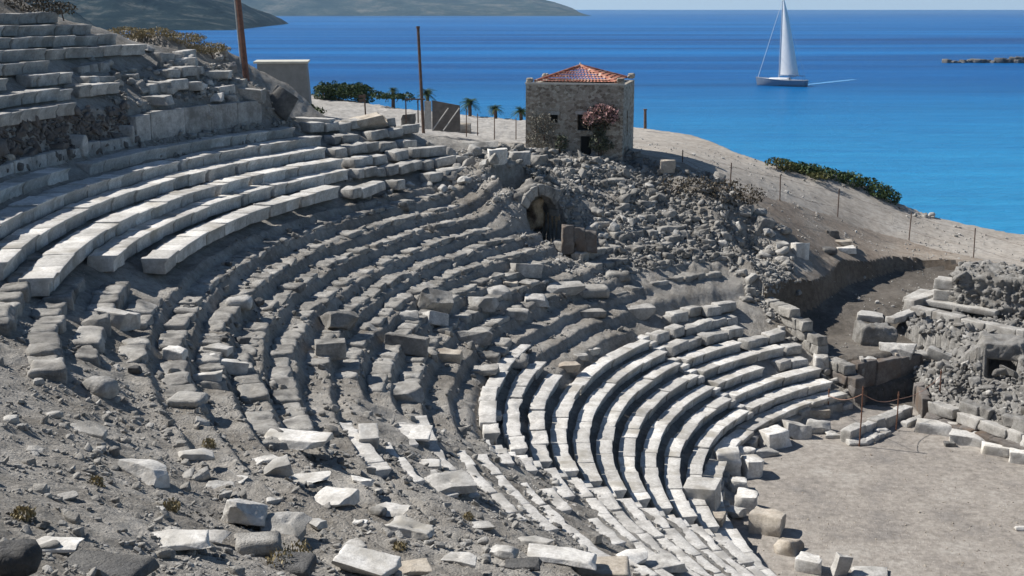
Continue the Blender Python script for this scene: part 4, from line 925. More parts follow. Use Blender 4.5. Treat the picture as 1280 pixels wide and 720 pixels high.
I = np.arange(X.size).reshape(X.shape); Q = np.stack([I[:-1,:-1], I[:-1,1:], I[1:,1:], I[1:,:-1]], -1).reshape(-1, 4)
V = np.stack([X-20, Y-56, Z-FLOOR], -1).reshape(-1, 3); keep = (V[Q][:,:,2].max(1) > -.4); Q = Q[keep]
used = np.unique(Q); mp = np.zeros(X.size, int); mp[used] = np.arange(len(used))
link('rubble_core', mesh_from('rubble_core', V[used], mp[Q], M['rubble_core'], True), t)
rng = random.Random(3)
def course(parent, p0, p1, z, h, d, lens, mat, part, rng, off, div=(7,5,5), warp=.06, amp=.035, gap=.02, miss=0.0):
    p0 = np.array(p0); p1 = np.array(p1); L = np.linalg.norm(p1-p0); dr = (p1-p0)/L; s = 0
    while s < L-.15:
        l = min(rng.uniform(*lens), L-s)
        if rng.random() >= miss:
            P, Q = rock(max(.15, l-gap), d*rng.uniform(.9, 1.1), h*rng.uniform(.9, 1.08), rng, div, .04, warp, amp, 2.2, .08)
            P = rot_z(tilt(P, rng.gauss(0,.02), rng.gauss(0,.02)), math.atan2(dr[1], dr[0])+rng.gauss(0,.03))
            c = p0+dr*(s+l/2); P[:,0] += c[0]-off[0]; P[:,1] += c[1]-off[1]; P[:,2] += z-off[2]
            k = P.mean(0); k[2] = P[:,2].min()
            link(part, mesh_from(part, P-k, Q, M[mat], True), parent, tuple(map(float, k)))
        s += l
O_ = (20.0, 56.0, FLOOR)
# roof lintel over the opening
P, Q = rock(2.3, 2.1, .75, rng, (22,18,10), .06, .25, .2, 1.8, .25, 4); P = rot_z(P, math.radians(-23)); P += np.array([nx_-20+.4*.8, ny_-56+.917*.8, 1.02-FLOOR])
link('lintel', mesh_from('lintel', P, Q, M['rubble_core'], True), t)
f0, f1 = (20.15, 55.8), (25.2, 47.0)
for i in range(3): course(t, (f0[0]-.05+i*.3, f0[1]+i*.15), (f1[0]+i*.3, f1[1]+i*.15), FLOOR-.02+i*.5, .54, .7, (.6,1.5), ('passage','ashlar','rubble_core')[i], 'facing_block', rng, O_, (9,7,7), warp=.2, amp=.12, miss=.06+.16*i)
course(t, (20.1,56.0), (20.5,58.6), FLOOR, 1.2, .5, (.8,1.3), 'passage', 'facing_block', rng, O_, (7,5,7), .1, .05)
a_ = onz(1112, 404, 1.25); b_ = onz(1142, 390, 1.4); c_ = onz(1284, 424, 1.35)
course(t, b_, c_, 1.3, .5, .7, (1.2,2.4), 'ashlar', 'ashlar_block', rng, O_)
course(t, a_, b_, 1.2, .35, .6, (1,1.8), 'ashlar', 'ashlar_block', rng, O_)
b2 = onz(1136, 384, 1.55); d2 = onz(1178, 366, 1.7)
course(t, b2, d2, 1.35, .6, .7, (1.2,2), 'ashlar', 'ashlar_block', rng, O_)
p0 = np.array(onz(1160, 384, 1.3)); 
P, Q = rock(5.4, 2.8, .34, rng, (14,9,4), .05, .05, .04, 1.5, .06); P = rot_z(P, math.radians(-42)); P += np.array([p0[0]-20+1.5, p0[1]-56-.3, 1.5-FLOOR])
link('paving', mesh_from('paving', P, Q, M['ashlar'], True), t)
# the higher rubble wall on the ruin
def inmound(n, d0):
    q = np.stack([g.uniform(19.4, 42, n), g.uniform(44, 72, n)], 1); q = q[poly_dist(q[:,0], q[:,1], MOUND) < -d0]; L2 = (q[:,0]-nx_)*ex[0]+(q[:,1]-ny_)*ex[1]; W2 = -(q[:,0]-nx_)*ex[1]+(q[:,1]-ny_)*ex[0]
    return q[~((np.abs(W2) < .95) & (L2 > -3.0) & (L2 < 2.6))]
def mzf(X, Y): return mound_z(X, Y)+.02
g = np.random.default_rng(21)
q = inmound(11000, .12); scatter('rubble', 'broken stones covering the stage ruin', 'rubble_core', q, .12*np.exp(np.abs(g.normal(0, .7, len(q)))), 31, mzf)
q = inmound(2600, .12); scatter('rubble', 'paler broken stones on the stage ruin', 'ashlar', q, .10*np.exp(np.abs(g.normal(0, .62, len(q)))), 32, mzf)
w0 = np.array(onz(1186, 388, 1.3)); w1 = w0+np.array([14, -9.5])
t2 = thing('rubble_wall', 'grey rubble wall standing on the stage ruin at the right edge, above the pale ashlar course', 'wall', (float(w0[0]), float(w0[1]), 1.2))
dr = (w1-w0)/np.linalg.norm(w1-w0); ang = math.atan2(dr[1], dr[0])
P, Q = rock(16, 3.2, 2.35, random.Random(2), (120,26,22), .3, .02, .0, 1, 0)
nn = np.stack([P[:,0]*1.0, P[:,1], P[:,2]], 1); lump = np.abs(fbm(nn/.42, 3, 8))*.5+.2*fbm(nn/.2, 2, 9)+.3*fbm(nn/1.8, 2, 10)
out = P-np.array([0,0,1.1]); out[:,0] = np.sign(out[:,0])*np.maximum(0, np.abs(out[:,0])-6.5); out /= np.maximum(np.linalg.norm(out, axis=1, keepdims=True), .3)
P = P+out*lump[:,None]; P[:,2] *= 1-.12*np.clip((P[:,0]+2)/10, -.4, 1); P[:,0] += 8.1; P[:,1] += 1.4
P = rot_z(P, ang); link('rubble_core', mesh_from('rubble_core', P, Q, M['rubble_core'], True), t2)
qi = g.choice(len(P), 2600); qp = P[qi]+np.array([w0[0], w0[1], 1.2]); qz = dict(zip(map(tuple, qp[:,:2]), qp[:,2]))
scatter('rubble', 'stones bedded in the higher rubble wall', 'rubble_core', qp[:,:2], .13*np.exp(np.abs(g.normal(0, .5, len(qp)))), 33, lambda a_, b_: qp[:,2]-.03)
rng2 = random.Random(12)
for i in range(3):
    P, Q = rock(1.1, .9, .62, rng2, (8,6,6), .05, .08, .04, 2, .1); P = rot_z(P, ang+rng2.gauss(0,.05)); P += np.array([-.25+.1*i, .3+.2*i, .62*i])
    link('end_block', mesh_from('end_block', P, Q, M['ashlar'], True), t2)
P, Q = rock(3.4, 1.4, .16, rng2, (12,6,3), .04, .05, .03, 2, .05); P = rot_z(P, ang); P += np.array([dr[0]*6.0-dr[1]*1.2, dr[1]*6.0+dr[0]*1.2, 2.42])
link('cap_slab', mesh_from('cap_slab', P, Q, M['marble'], True), t2)
EXTRA = mound_z
for b in [
 (1121,446,46,24,.5,-20,0,0,'marble_worn','broken','marble_fragment','broken fluted fragment lying on the ruin corner'),
 (1124,458,14,24,.8,10,0,0,'tan_rock','cut','marble_fragment','short upright stone in front of the fluted fragment'),
 (1150,450,32,18,.8,10,0,0,'marble_worn','boulder','boulder','pale boulder right of the fluted fragment'),
 (1174,452,34,22,.5,-30,0,16,'marble_worn','slab','stone_slab','sloping pale slab below the dark opening of the ruin'),
]: block(*b)
EXTRA = None
# pier under the clean white block at the trench edge, low wall and kerb along the orchestra
x, y, z, _ = spot(1094, 428)
t3 = thing('earth_pier', 'tan block of masonry under the clean white block by the trench', 'masonry', (x, y, z-.3))
P, Q = rock(1.9, 1.5, 1.3, rng, (22,18,16), .08, .14, .16, 2.2, .25, 4, facets=3); link('masonry', mesh_from('masonry', P, Q, M['rubble_core'], True), t3)
q0 = onz(1062, 557, FLOOR); q1 = onz(1141, 522, FLOOR)
t4 = thing('low_wall', 'low straight stone wall between the rusty poles at the orchestra edge', 'wall', (q0[0], q0[1], FLOOR))
course(t4, (q0[0]-.1, q0[1]+.35), (q1[0]-.1, q1[1]+.35), FLOOR-.05, .62, .55, (.8,1.5), 'marble_worn', 'wall_block', rng, (q0[0], q0[1], FLOOR), warp=.08)
q0 = onz(1080, 556, FLOOR); q1 = onz(1160, 520, FLOOR)
t5 = thing('kerb', 'kerb of small pale stones in front of the low wall', 'kerb', (q0[0], q0[1], FLOOR))
course(t5, q0, q1, FLOOR-.08, .3, .35, (.4,.8), 'ashlar', 'kerb_stone', rng, (q0[0], q0[1], FLOOR), warp=.15, amp=.06, gap=.05, miss=.1)
t8 = thing('shelf_wall', 'broken stone facing of the earth shelf, behind the rusty poles', 'wall', (15.7, 60.0, FLOOR))
for i in range(4):
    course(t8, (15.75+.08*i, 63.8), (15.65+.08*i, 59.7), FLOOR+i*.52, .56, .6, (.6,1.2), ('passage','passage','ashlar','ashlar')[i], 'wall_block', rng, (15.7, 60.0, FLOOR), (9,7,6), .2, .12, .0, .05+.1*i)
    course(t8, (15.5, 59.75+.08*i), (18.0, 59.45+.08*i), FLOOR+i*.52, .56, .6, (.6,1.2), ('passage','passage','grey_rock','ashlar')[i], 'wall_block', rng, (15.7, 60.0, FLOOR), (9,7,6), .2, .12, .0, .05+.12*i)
# walls of the side passage, facing the theatre
w0 = onz(1088, 500, FLOOR); w1 = onz(1141, 486, FLOOR)
t6 = thing('passage_wall', 'dark brown earth and stone wall at the back of the side passage, below the earth shelf', 'wall', (w0[0], w0[1], FLOOR))
course(t6, (w0[0]-.9, w0[1]+.1), (w1[0]+.3, w1[1]), FLOOR-.1, 1.95, .5, (1.1,1.7), 'passage', 'wall_block', rng, (w0[0], w0[1], FLOOR), (8,5,12), .05, .06, .0)
p0_, p1_ = cart(17.0, 116.9), cart(25.2, 116.9)
t7 = thing('retaining_wall', 'rough stone retaining wall at the right end of the benches, above the side passage', 'wall', (float(p0_[0]), float(p0_[1]), FLOOR))
for i in range(8):
    rs = max(17.0, R0+RUN*(i*.5+FLOOR+.55)/RISE-1.6)
    if rs > 24.5: break
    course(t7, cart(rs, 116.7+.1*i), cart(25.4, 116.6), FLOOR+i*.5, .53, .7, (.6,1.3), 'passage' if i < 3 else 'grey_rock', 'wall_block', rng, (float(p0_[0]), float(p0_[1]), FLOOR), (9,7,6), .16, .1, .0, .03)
M['rust'] = plain('rusty_iron', (.16,.075,.045), .8, .3, 9)
M['rope'] = plain('faded_tape', (.38,.22,.16), .8, .2, 9)
tops = []
for (u, vt, vb, lab) in ((1074,483,558,'tall rusty pole standing nearest to the orchestra, beside a column piece'), (1120,490,538,'rusty pole standing midway along the low wall'), (1035,486,510,'short rusty pole on the seats beside the podium'), (1172,462,522,'rusty pole standing against the ruin, far right')):
    x, y = onz(u, vb, FLOOR) if u > 1040 else spot(u, vb)[:2]; z = float(terrain(np.array([x]), np.array([y]))[0])
    zt = EYE+ray(u, vt)[2]/ray(u, vt)[1]*y
    t = thing('barrier_pole', lab, 'pole', (x, y, z), 0, 'rusty barrier poles')
    mb = MB(); mb.tube([(0,0,-.2),(.01,0,(zt-z)*.5),(.0,.02,zt-z)], .032, 8); mb.build('pole', M['rust'], t)
    mb = MB(); mb.tube([(0,0,zt-z-.18),(0,0,zt-z-.10)], .05, 8); mb.build('collar', M['rust'], t); tops.append((x, y, zt-.35))
mb = MB()
for p, q in ((tops[2], tops[0]), (tops[0], tops[1]), (tops[1], tops[3])):
    pts = [(p[0]+(q[0]-p[0])*k/8, p[1]+(q[1]-p[1])*k/8, p[2]+(q[2]-p[2])*k/8-.25*math.sin(math.pi*k/8)) for k in range(9)]; mb.tube(pts, .014, 5)
tag(mb.build('barrier_rope', M['rope']), 'faded brownish rope strung between the rusty poles', 'rope')

# ------------------------------------------------------------------ house
def masonry_mat():
    m, nt, b = node_mat('rubble_masonry'); L = nt.links
    tc = N(nt, 'ShaderNodeTexCoord'); mp = N(nt, 'ShaderNodeMapping'); mp.inputs['Scale'].default_value = (4.2, 4.2, 6.0); L.new(tc.outputs['Object'], mp.inputs[0])
    nz = N(nt, 'ShaderNodeTexNoise', Scale=2.0, Detail=3.0); L.new(mp.outputs[0], nz.inputs['Vector'])
    wv = N(nt, 'ShaderNodeVectorMath', operation='MULTIPLY_ADD'); L.new(nz.outputs[1], wv.inputs[0]); wv.inputs[1].default_value = (.5, .5, .5); L.new(mp.outputs[0], wv.inputs[2])
    vo = N(nt, 'ShaderNodeTexVoronoi', Scale=1.0); L.new(wv.outputs[0], vo.inputs['Vector'])
    ve = N(nt, 'ShaderNodeTexVoronoi', Scale=1.0); ve.feature = 'DISTANCE_TO_EDGE'; L.new(wv.outputs[0], ve.inputs['Vector'])
    sp = N(nt, 'ShaderNodeSeparateColor'); L.new(vo.outputs['Color'], sp.inputs[0])
    c = ramp(nt, [(.05, (.19,.155,.12)), (.35, (.31,.265,.21)), (.65, (.39,.345,.285)), (.95, (.50,.46,.39))], sp.outputs[0]).outputs[0]
    c = mix(nt, ramp(nt, [(.01, (1,1,1)), (.06, (0,0,0))], ve.outputs['Distance']).outputs[0], c, (.36,.335,.285))
    n5 = N(nt, 'ShaderNodeTexNoise', Scale=14.0, Detail=6.0); L.new(tc.outputs['Object'], n5.inputs['Vector'])
    c = mix(nt, .7, c, ramp(nt, [(.3, (.6,.6,.6)), (.65, (1.1,1.1,1.1))], n5.outputs[0]).outputs[0], 'MULTIPLY')
    L.new(c, b.inputs['Base Color']); b.inputs['Roughness'].default_value = .95
    bp = N(nt, 'ShaderNodeBump', Strength=.8, Distance=.08); L.new(ve.outputs['Distance'], bp.inputs['Height']); L.new(bp.outputs[0], b.inputs['Normal'])
    return m
M['masonry'] = masonry_mat() if True else stone('rubble_masonry', [(.13,.12,.105),(.21,.195,.17),(.31,.29,.255)], 2.2, .95, .9, .05, (.11,.10,.09), 1.0)
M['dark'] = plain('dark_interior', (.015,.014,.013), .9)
M['cap'] = plain('plaster_cap', (.58,.55,.50), .9, .15, 4)
def tile_mat():
    m, nt, b = node_mat('clay_tiles'); L = nt.links
    tc = N(nt, 'ShaderNodeTexCoord'); vo = N(nt, 'ShaderNodeTexVoronoi', Scale=4.5); L.new(tc.outputs['Object'], vo.inputs['Vector'])
    c = ramp(nt, [(.1, (.20,.075,.05)), (.45, (.36,.13,.085)), (.75, (.44,.21,.14)), (.95, (.52,.42,.34))], vo.outputs['Color']).outputs[0]
    L.new(c, b.inputs['Base Color']); b.inputs['Roughness'].default_value = .85; return m
M['tiles'] = tile_mat()
hx, hy = at_dist(657, 190, 77.0)[:2]; yaw = math.radians(-12); HZ = 8.7
t = thing('stone_house', 'small square stone house with a red tiled pyramid roof by the sea path', 'house', (hx, hy, HZ), yaw)
Wd, Dp, Hh = 6.15, 6.0, 13.62-HZ
FL = 9.15-HZ
def wall_with_openings(L, H, th, ops, name):
    """a wall of boxes butted round its openings, running along x from 0 to L"""
    xs = sorted({0, L, *[o[0] for o in ops], *[o[1] for o in ops]}); mb = MB()
    for x0, x1 in zip(xs, xs[1:]):
        o = [q for q in ops if q[0] <= x0+1e-6 and q[1] >= x1-1e-6]; zz = 0
        for q in sorted(o, key=lambda q: q[2]): 
            if q[2] > zz: mb.box(x0, x1, 0, th, zz, q[2])
            zz = q[3]
        mb.box(x0, x1, 0, th, zz, H)
    return mb
wins = [(1.55,2.05,2.55,3.05),(3.3,4.15,2.1,3.1),(3.5,4.2,FL,1.75)]
mb = wall_with_openings(Wd, Hh, .5, wins, 'f'); o = mb.build('wall', M['masonry'], t)
o['label'] = 'front wall with door and windows'
mb = wall_with_openings(Dp-1.0, Hh, .5, [(1.6,2.3,1.6,3.2)], 'r'); o = mb.build('wall', M['masonry'], t); o.location = (Wd, .5, 0); o.rotation_euler = (0,0,math.pi/2)
mb = MB(); mb.box(0, .5, .5, Dp-.5, 0, Hh); mb.build('wall', M['masonry'], t)
mb = MB(); mb.box(0, Wd, Dp-.5, Dp, 0, Hh); mb.build('wall', M['masonry'], t)
mb = MB(); mb.box(.5, Wd-.5, .5, Dp-.5, Hh-.5, Hh-.25); mb.build('ceiling', M['dark'], t)
for (x0, x1, z0, z1) in wins[:2]:
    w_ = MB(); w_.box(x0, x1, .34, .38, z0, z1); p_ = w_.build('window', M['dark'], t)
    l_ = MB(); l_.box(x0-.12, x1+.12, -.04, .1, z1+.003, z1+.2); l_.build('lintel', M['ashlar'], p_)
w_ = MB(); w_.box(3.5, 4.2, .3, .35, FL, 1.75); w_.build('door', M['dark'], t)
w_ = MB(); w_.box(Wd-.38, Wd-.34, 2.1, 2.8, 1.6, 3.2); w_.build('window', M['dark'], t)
mb = MB(); mb.box(-.04, Wd+.04, -.05, .35, Hh+.003, Hh+.11); mb.build('cornice', M['cap'], t)
for (cx_, cy_) in ((.22,.25),(Wd-.22,.25),(.22,Dp-.25),(Wd-.22,Dp-.25)):    # raised corners of the parapet
    P, Q = rock(.45, .5, .34 if cx_ > 1 else .28, random.Random(int(cx_*9+cy_)), (6,6,5), .08, .12, .06, 2, .1); P[:,0] += cx_; P[:,1] += cy_; P[:,2] += Hh+.1
    link('corner_merlon', mesh_from('corner_merlon', P, Q, M['masonry'], True), t)
def roof():
    ap = np.array([Wd/2-.1, Dp/2, Hh+.98]); x0, x1, y0, y1, ze = .55, Wd-.5, .12, Dp-.3, Hh+.12
    C = [np.array([x0,y0,ze]), np.array([x1,y0,ze]), np.array([x1,y1,ze]), np.array([x0,y1,ze])]; mb = MB(); rows = 9
    for k in range(4):
        A, B = C[k], C[(k+1)%4]; n_ = np.cross(B-A, ap-A); n_ = n_/np.linalg.norm(n_)
        for i in range(rows):                                            # courses lapping one over the next
            s0, s1 = i/rows, (i+1.12)/rows; s1 = min(s1, 1)
            nseg = max(4, int(np.linalg.norm(B-A)*(1-s0)/.11)); nseg += nseg % 2
            V = []
            for s_, lift in ((s0, .075), (s1, .0)):
                for j in range(nseg+1):
                    p = A+(B-A)*(s_/2+(1-s_)*j/nseg) if False else (A*(1-s_)+ap*s_)*(1-j/nseg)+(B*(1-s_)+ap*s_)*(j/nseg)
                    V.append(p+n_*(lift+(.05 if j % 2 else 0)))
            Fs = [(j, j+1, nseg+1+j+1, nseg+1+j) for j in range(nseg)]
            mb.add(V, Fs)
    o = mb.build('roof', M['tiles'], t)
    rg = MB()
    for k in range(4): rg.tube([C[k]+np.array([0,0,.08]), ap+np.array([0,0,.08])], .09, 8)
    rg.build('ridge_tiles', M['tiles'], o)
    mb = MB(); mb.tube([ap+np.array([0,0,.0]), ap+np.array([0,0,.25])], [.1,.05], 8); mb.build('finial', M['cap'], o)
roof()
# low terrace pier in the shade of the house
x, y, z, _ = spot(834, 214)
P, Q = rock(.95, .7, .8, random.Random(7), (7,6,6), .04, .06, .04, 2, .08); o = link('stone_pier', mesh_from('stone_pier', P, Q, M['tan_rock'], True), None, (x, y, z-.1)); tag(o, 'square stone pier at the corner of the house terrace shade', 'pier')

# ------------------------------------------------------------------ shed, poles, boards by the road
M['shed'] = plain('grey_render', (.23,.235,.23), .9, .12, 1.5); M['shed_roof'] = plain('pale_concrete_roof', (.55,.53,.45), .9, .12, 2)
x, y, z = at_dist(355, 142, 88)
t = thing('shed', 'plain grey rendered shed with a flat pale roof above the road', 'shed', (x, y, z-.6), math.radians(7))
mb = MB(); mb.add([(-1.95,0,0),(1.95,0,0),(1.95,3.2,0),(-1.95,3.2,0),(-1.75,.05,4.15),(1.7,.05,4.15),(1.7,3.1,4.15),(-1.75,3.1,4.15)], [(3,2,1,0),(4,5,6,7),(0,1,5,4),(1,2,6,5),(2,3,7,6),(3,0,4,7)]); mb.build('wall', M['shed'], t)
mb = MB(); mb.box(-2.0, 1.85, -.12, 3.3, 4.153, 4.29); mb.build('roof', M['shed_roof'], t)
mb = MB(); mb.box(-.35, .35, -.02, .06, .6, 2.2); mb.build('hatch', M['shed'], t)
M['wood'] = plain('weathered_post', (.13,.085,.065), .85, .3, 5); M['white_wood'] = plain('pale_board', (.5,.49,.46), .85, .15, 5); M['rusty_post'] = plain('red_brown_post', (.20,.095,.065), .85, .3, 4)
def post(name, u0, v0, u1, v1, y, rad, mat, lab, cat, extra=0.0, group=None):
    p0 = at_dist(u0, v0, y); p1 = at_dist(u1, v1, y); t = thing(name, lab, cat, p0, 0, group); d = Vector(p1)-Vector(p0)
    mb = MB(); mb.tube([-d*.25, d*.5, d*(1+extra)], [rad, rad*.93, rad*.85], 10); mb.build('shaft', M[mat], t); return t, d
t, d = post('wooden_post', 306, 80, 297, -6, 67, .17, 'rusty_post', 'thick red-brown post leaning left beside the shed, cut by the top edge', 'post', .25)
mb = MB(); mb.tube([d*.0+Vector((-.2,-.02,0)), d*1.2+Vector((-.17,-.02,0))], .045, 8); mb.build('batten', M['white_wood'], t)
t, d = post('electricity_pole', 529, 158, 522.5, 34, 84, .115, 'wood', 'slender dark electricity pole standing alone by the road against the sea', 'pole')
mb = MB(); mb.tube([d*.985, d*1.01], .13, 8); mb.build('cap', M['wood'], t)
x, y, z = at_dist(457, 142, 80)
t = thing('signpost', 'small brown signpost with two boards beside the road', 'signpost', (x, y, z))
mb = MB(); mb.tube([(0,0,-.4),(-.05,0,1.25)], .05, 8); mb.build('post', M['wood'], t)
for zz in (.85, 1.12): mb = MB(); mb.box(-.42, .05, -.09, -.05, zz-.09, zz+.09); mb.build('board', M['wood'], t)
x, y, z = at_dist(558, 160, 83)
M['ply'] = plain('plywood', (.17,.155,.14), .85, .2, 2.5)
t = thing('plywood_board', 'grey-brown plywood board propped by two pale battens beside the road', 'board', (x, y, z-.2), math.radians(-6))
mb = MB(); mb.add([(-.98,0,0),(.95,0,0),(.95,.06,0),(-.98,.06,0),(-.98,.12,2.05),(.92,.12,1.72),(.92,.18,1.72),(-.98,.18,2.05)], [(3,2,1,0),(4,5,6,7),(0,1,5,4),(1,2,6,5),(2,3,7,6),(3,0,4,7)]); mb.build('panel', M['ply'], t)
for x0, x1 in ((-.85,.15),(-.1,.9)): mb = MB(); mb.tube([(x0,-.7,.1),(x1,.0,1.55)], .045, 6); mb.build('batten', M['white_wood'], t)
mb = MB(); mb.box(-1.5, -1.02, .0, .06, .1, 2.0); mb.build('side_panel', M['white_wood'], t)
x, y, z = at_dist(515, 150, 83); t = thing('metal_frame', 'thin dark gate frame left of the electricity pole', 'frame', (x, y, z-.2))
for x0 in (-.4, .42): mb = MB(); mb.box(x0-.04, x0+.04, -.04, .04, 0, 1.55); mb.build('upright', M['wood'], t)
mb = MB(); mb.box(-.44, .9, -.04, .04, 1.553, 1.64); mb.build('top_bar', M['wood'], t)
for u, vt, vb, k in ((583,136,160,'right beside the plywood board'), (597,142,160,'between the board and the palms'), (618,137,163,'in front of the second palm'), (645,147,165,'just left of the stone house')):
    t, d = post('fence_post', u, vb+4, u, vt, 82, .035, 'wood', f'thin dark post by the road, {k}', 'post', 0, 'thin posts by the road')
t, d = post('bollard', 806.5, 156, 806.5, 137, 99, .13, 'wood', 'short dark post at the cliff edge right of the house', 'post')
mb = MB(); mb.tube([d*.97, d*1.04], .16, 8); mb.build('cap', M['wood'], t)
# wire fence along the path
FP = [(853,188,203),(912,204,238),(975,219,251),(1047,236,271),(1136,266,300),(1217,285,322),(1300,308,345)]
pts = []
for u, vt, vb in FP:
    x, y, z, _ = spot(u, vb); pts.append((x, y, z, z+(vb-vt)*y/F_PX*1.03))
t = thing('wire_fence', 'thin wire fence on dark posts along the sandy path', 'fence', pts[0][:3])
o0 = Vector(pts[0][:3])
for i, (x, y, z, zt) in enumerate(pts):
    mb = MB(); lean_ = .06*math.sin(i*2.1); mb.tube([Vector((x,y,z-.3))-o0, Vector((x+lean_,y,zt))-o0], .038, 7); mb.build('post', M['wood'], t)
mb = MB()
for f_ in (.35, .9):
    for p, q in zip(pts, pts[1:]):
        a = Vector((p[0],p[1],p[2]+(p[3]-p[2])*f_))-o0; b = Vector((q[0],q[1],q[2]+(q[3]-q[2])*f_))-o0
        mb.tube([a.lerp(b, k/6)+Vector((0,0,-.12*math.sin(math.pi*k/6))) for k in range(7)], .008, 4)
mb.build('wire', M['wood'], t)

# ------------------------------------------------------------------ plants
def leaf_mat(name, a, b_):
    m, nt, b = node_mat(name); L = nt.links
    tc = N(nt, 'ShaderNodeTexCoord'); wn_ = N(nt, 'ShaderNodeTexNoise', Scale=3.0, Detail=4.0); L.new(tc.outputs['Object'], wn_.inputs['Vector'])
    L.new(ramp(nt, [(.3, a), (.7, b_)], wn_.outputs[0]).outputs[0], b.inputs['Base Color']); b.inputs['Roughness'].default_value = .6
    b.inputs['Specular IOR Level'].default_value = .2
    return m
M['leaf'] = leaf_mat('dark_green_leaves', (.025,.045,.014), (.065,.10,.03)); M['dry'] = leaf_mat('dry_scrub', (.20,.16,.085), (.36,.30,.17))
M['grey_leaf'] = leaf_mat('grey_green_leaves', (.05,.06,.04), (.12,.13,.085)); M['palm'] = leaf_mat('palm_leaves', (.02,.045,.015), (.06,.10,.035))
M['brown_leaf'] = leaf_mat('brown_scrub', (.05,.04,.028), (.11,.09,.06)); M['twig_leaf'] = leaf_mat('grey_brown_leaves', (.13,.125,.10), (.25,.235,.195)); M['pink'] = leaf_mat('pink_flowers', (.40,.20,.19), (.60,.40,.37)); M['olive'] = leaf_mat('olive_scrub', (.05,.06,.018), (.13,.125,.04))
def leaves(blobs, size, seed, up=.3):
    """small leaf faces through the volume of some blobs: (x, y, z, rx, ry, rz, count)"""
    g = np.random.default_rng(seed); V = []
    for (x, y, z, rx, ry, rz, n) in blobs:
        d = g.normal(0, 1, (n, 3)); d /= np.linalg.norm(d, axis=1, keepdims=True); rad = g.uniform(.35, 1.05, n)**.6
        c = d*rad[:,None]*np.array([rx, ry, rz])*(1+.3*fbm(d*1.7+x, 2, seed)[:,None])+np.array([x, y, z])
        a = g.normal(0, 1, (n, 3)); a[:,2] += up; a /= np.linalg.norm(a, axis=1, keepdims=True); b = np.cross(a, g.normal(0, 1, (n, 3))); b /= np.linalg.norm(b, axis=1, keepdims=True)
        s = size*g.uniform(.6, 1.5, (n, 1))
        V.append(np.stack([c-a*s, c+b*s*.45, c+a*s, c-b*s*.45], 1))
    V = np.concatenate(V); n = len(V); return V.reshape(-1, 3), np.arange(n*4).reshape(n, 4)
def bush(name, label, cat, pos, blobs, size, mat, seed, group=None, stems=3, up=.3):
    t = thing(name, label, cat, pos, 0, group); V, Q = leaves(blobs, size, seed, up); link('foliage', mesh_from('foliage', V, Q, M[mat]), t)
    g = random.Random(seed); mb = MB()
    mb = MB()
    for k in range(0):
        b = blobs[g.randrange(len(blobs))]; mb.tube([(b[0]+g.gauss(0,.08), b[1], b[2]-b[5]-.3), (b[0]+g.gauss(0,.1), b[1], b[2]-b[5]*.3), (b[0]+g.gauss(0,.2), b[1], b[2]+b[5]*.4)], [.04,.03,.012], 5)
    for k in range(stems):
        b = blobs[g.randrange(len(blobs))]; mb = MB(); mb.tube([(b[0]+g.gauss(0,.08), b[1], b[2]-b[5]-.3), (b[0]+g.gauss(0,.1), b[1], b[2]-b[5]*.3), (b[0]+g.gauss(0,.2), b[1], b[2]+b[5]*.4)], [.04,.03,.012], 5); mb.build('stem', M['wood'], t)
    return t
def along(uv, y, rz, n, seed, ry=.8, rx=None):
    """blobs strung along sight positions, relative to the first"""
    g = random.Random(seed); P = [at_dist(u, v, y+g.gauss(0,.5)) for u, v in uv]; p0 = P[0]
    return p0, [(p[0]-p0[0], p[1]-p0[1], p[2]-p0[2]-rz*.45, rx or rz*1.3, ry, rz*g.uniform(.75, 1.2), n) for p in P]
p0, bl = along([(405,111),(418,110),(432,108),(445,108),(455,112)], 128, 1.05, 1100, 1, 1.5, 1.2); bush('bush', 'large round dark green bush beyond the road, right of the shed', 'bush', p0, bl, .13, 'leaf', 11)
p0, bl = along([(398,108),(404,110)], 128, .4, 200, 2); bush('bush', 'low dark bush squeezed between the shed and the large round bush', 'bush', p0, bl, .13, 'leaf', 12)
p0, bl = along([(474,117),(484,118),(496,118),(508,119)], 122, .38, 260, 3, 1.2, .8); bush('bush', 'low flat dark hedge at the edge of the road', 'bush', p0, bl, .12, 'leaf', 13)
p0, bl = along([(982,204),(997,206),(1012,209),(1028,213),(1046,217),(1064,222),(1082,228),(1098,235),(1110,243)], 89.6, .62, 700, 4, 1.1, .95); bush('scrub', 'long dark green scrub along the sea edge of the path', 'bush', p0, bl, .11, 'leaf', 14, None, 6)
p0, bl = along([(968,200),(984,206),(1000,211),(1024,217)], 88.9, .3, 240, 5, .6, .8); bush('scrub', 'olive-brown low scrub at the left end of the sea edge scrub', 'bush', p0, bl, .1, 'olive', 15)
p0, bl = along([(915,195),(926,199),(938,202)], 93, .28, 160, 6, .6, .7); bush('scrub', 'small dark scrub at the bend of the sea edge', 'bush', p0, bl, .1, 'leaf', 16)
x, y, z, _ = spot(905, 250)
bush('scrub', 'brown twiggy scrub among the stones right of the rubble slope', 'bush', (x, y, z), [(0,0,.5,1.3,1,.8,500),(-1.6,.3,.6,1.2,.9,.9,450),(1.5,-.2,.3,1.1,.8,.6,350),(-2.9,.6,.5,1,.8,.8,300)], .09, 'brown_leaf', 17)
x, y, z, _ = spot(180, 52)
bush('dry_scrub', 'golden dry scrub on the crest at the end of the upper tier', 'bush', (x, y, z), [(-.9,0,.1,1.1,.9,.32,1800),(.6,.3,.05,1.2,.9,.32,1800),(2.0,.2,-.2,1.3,.9,.3,1600),(3.4,.4,-.7,1.2,.9,.3,1400)], .055, 'dry', 18, None, 4, 1.2)
x, y, z, _ = spot(30, 12)
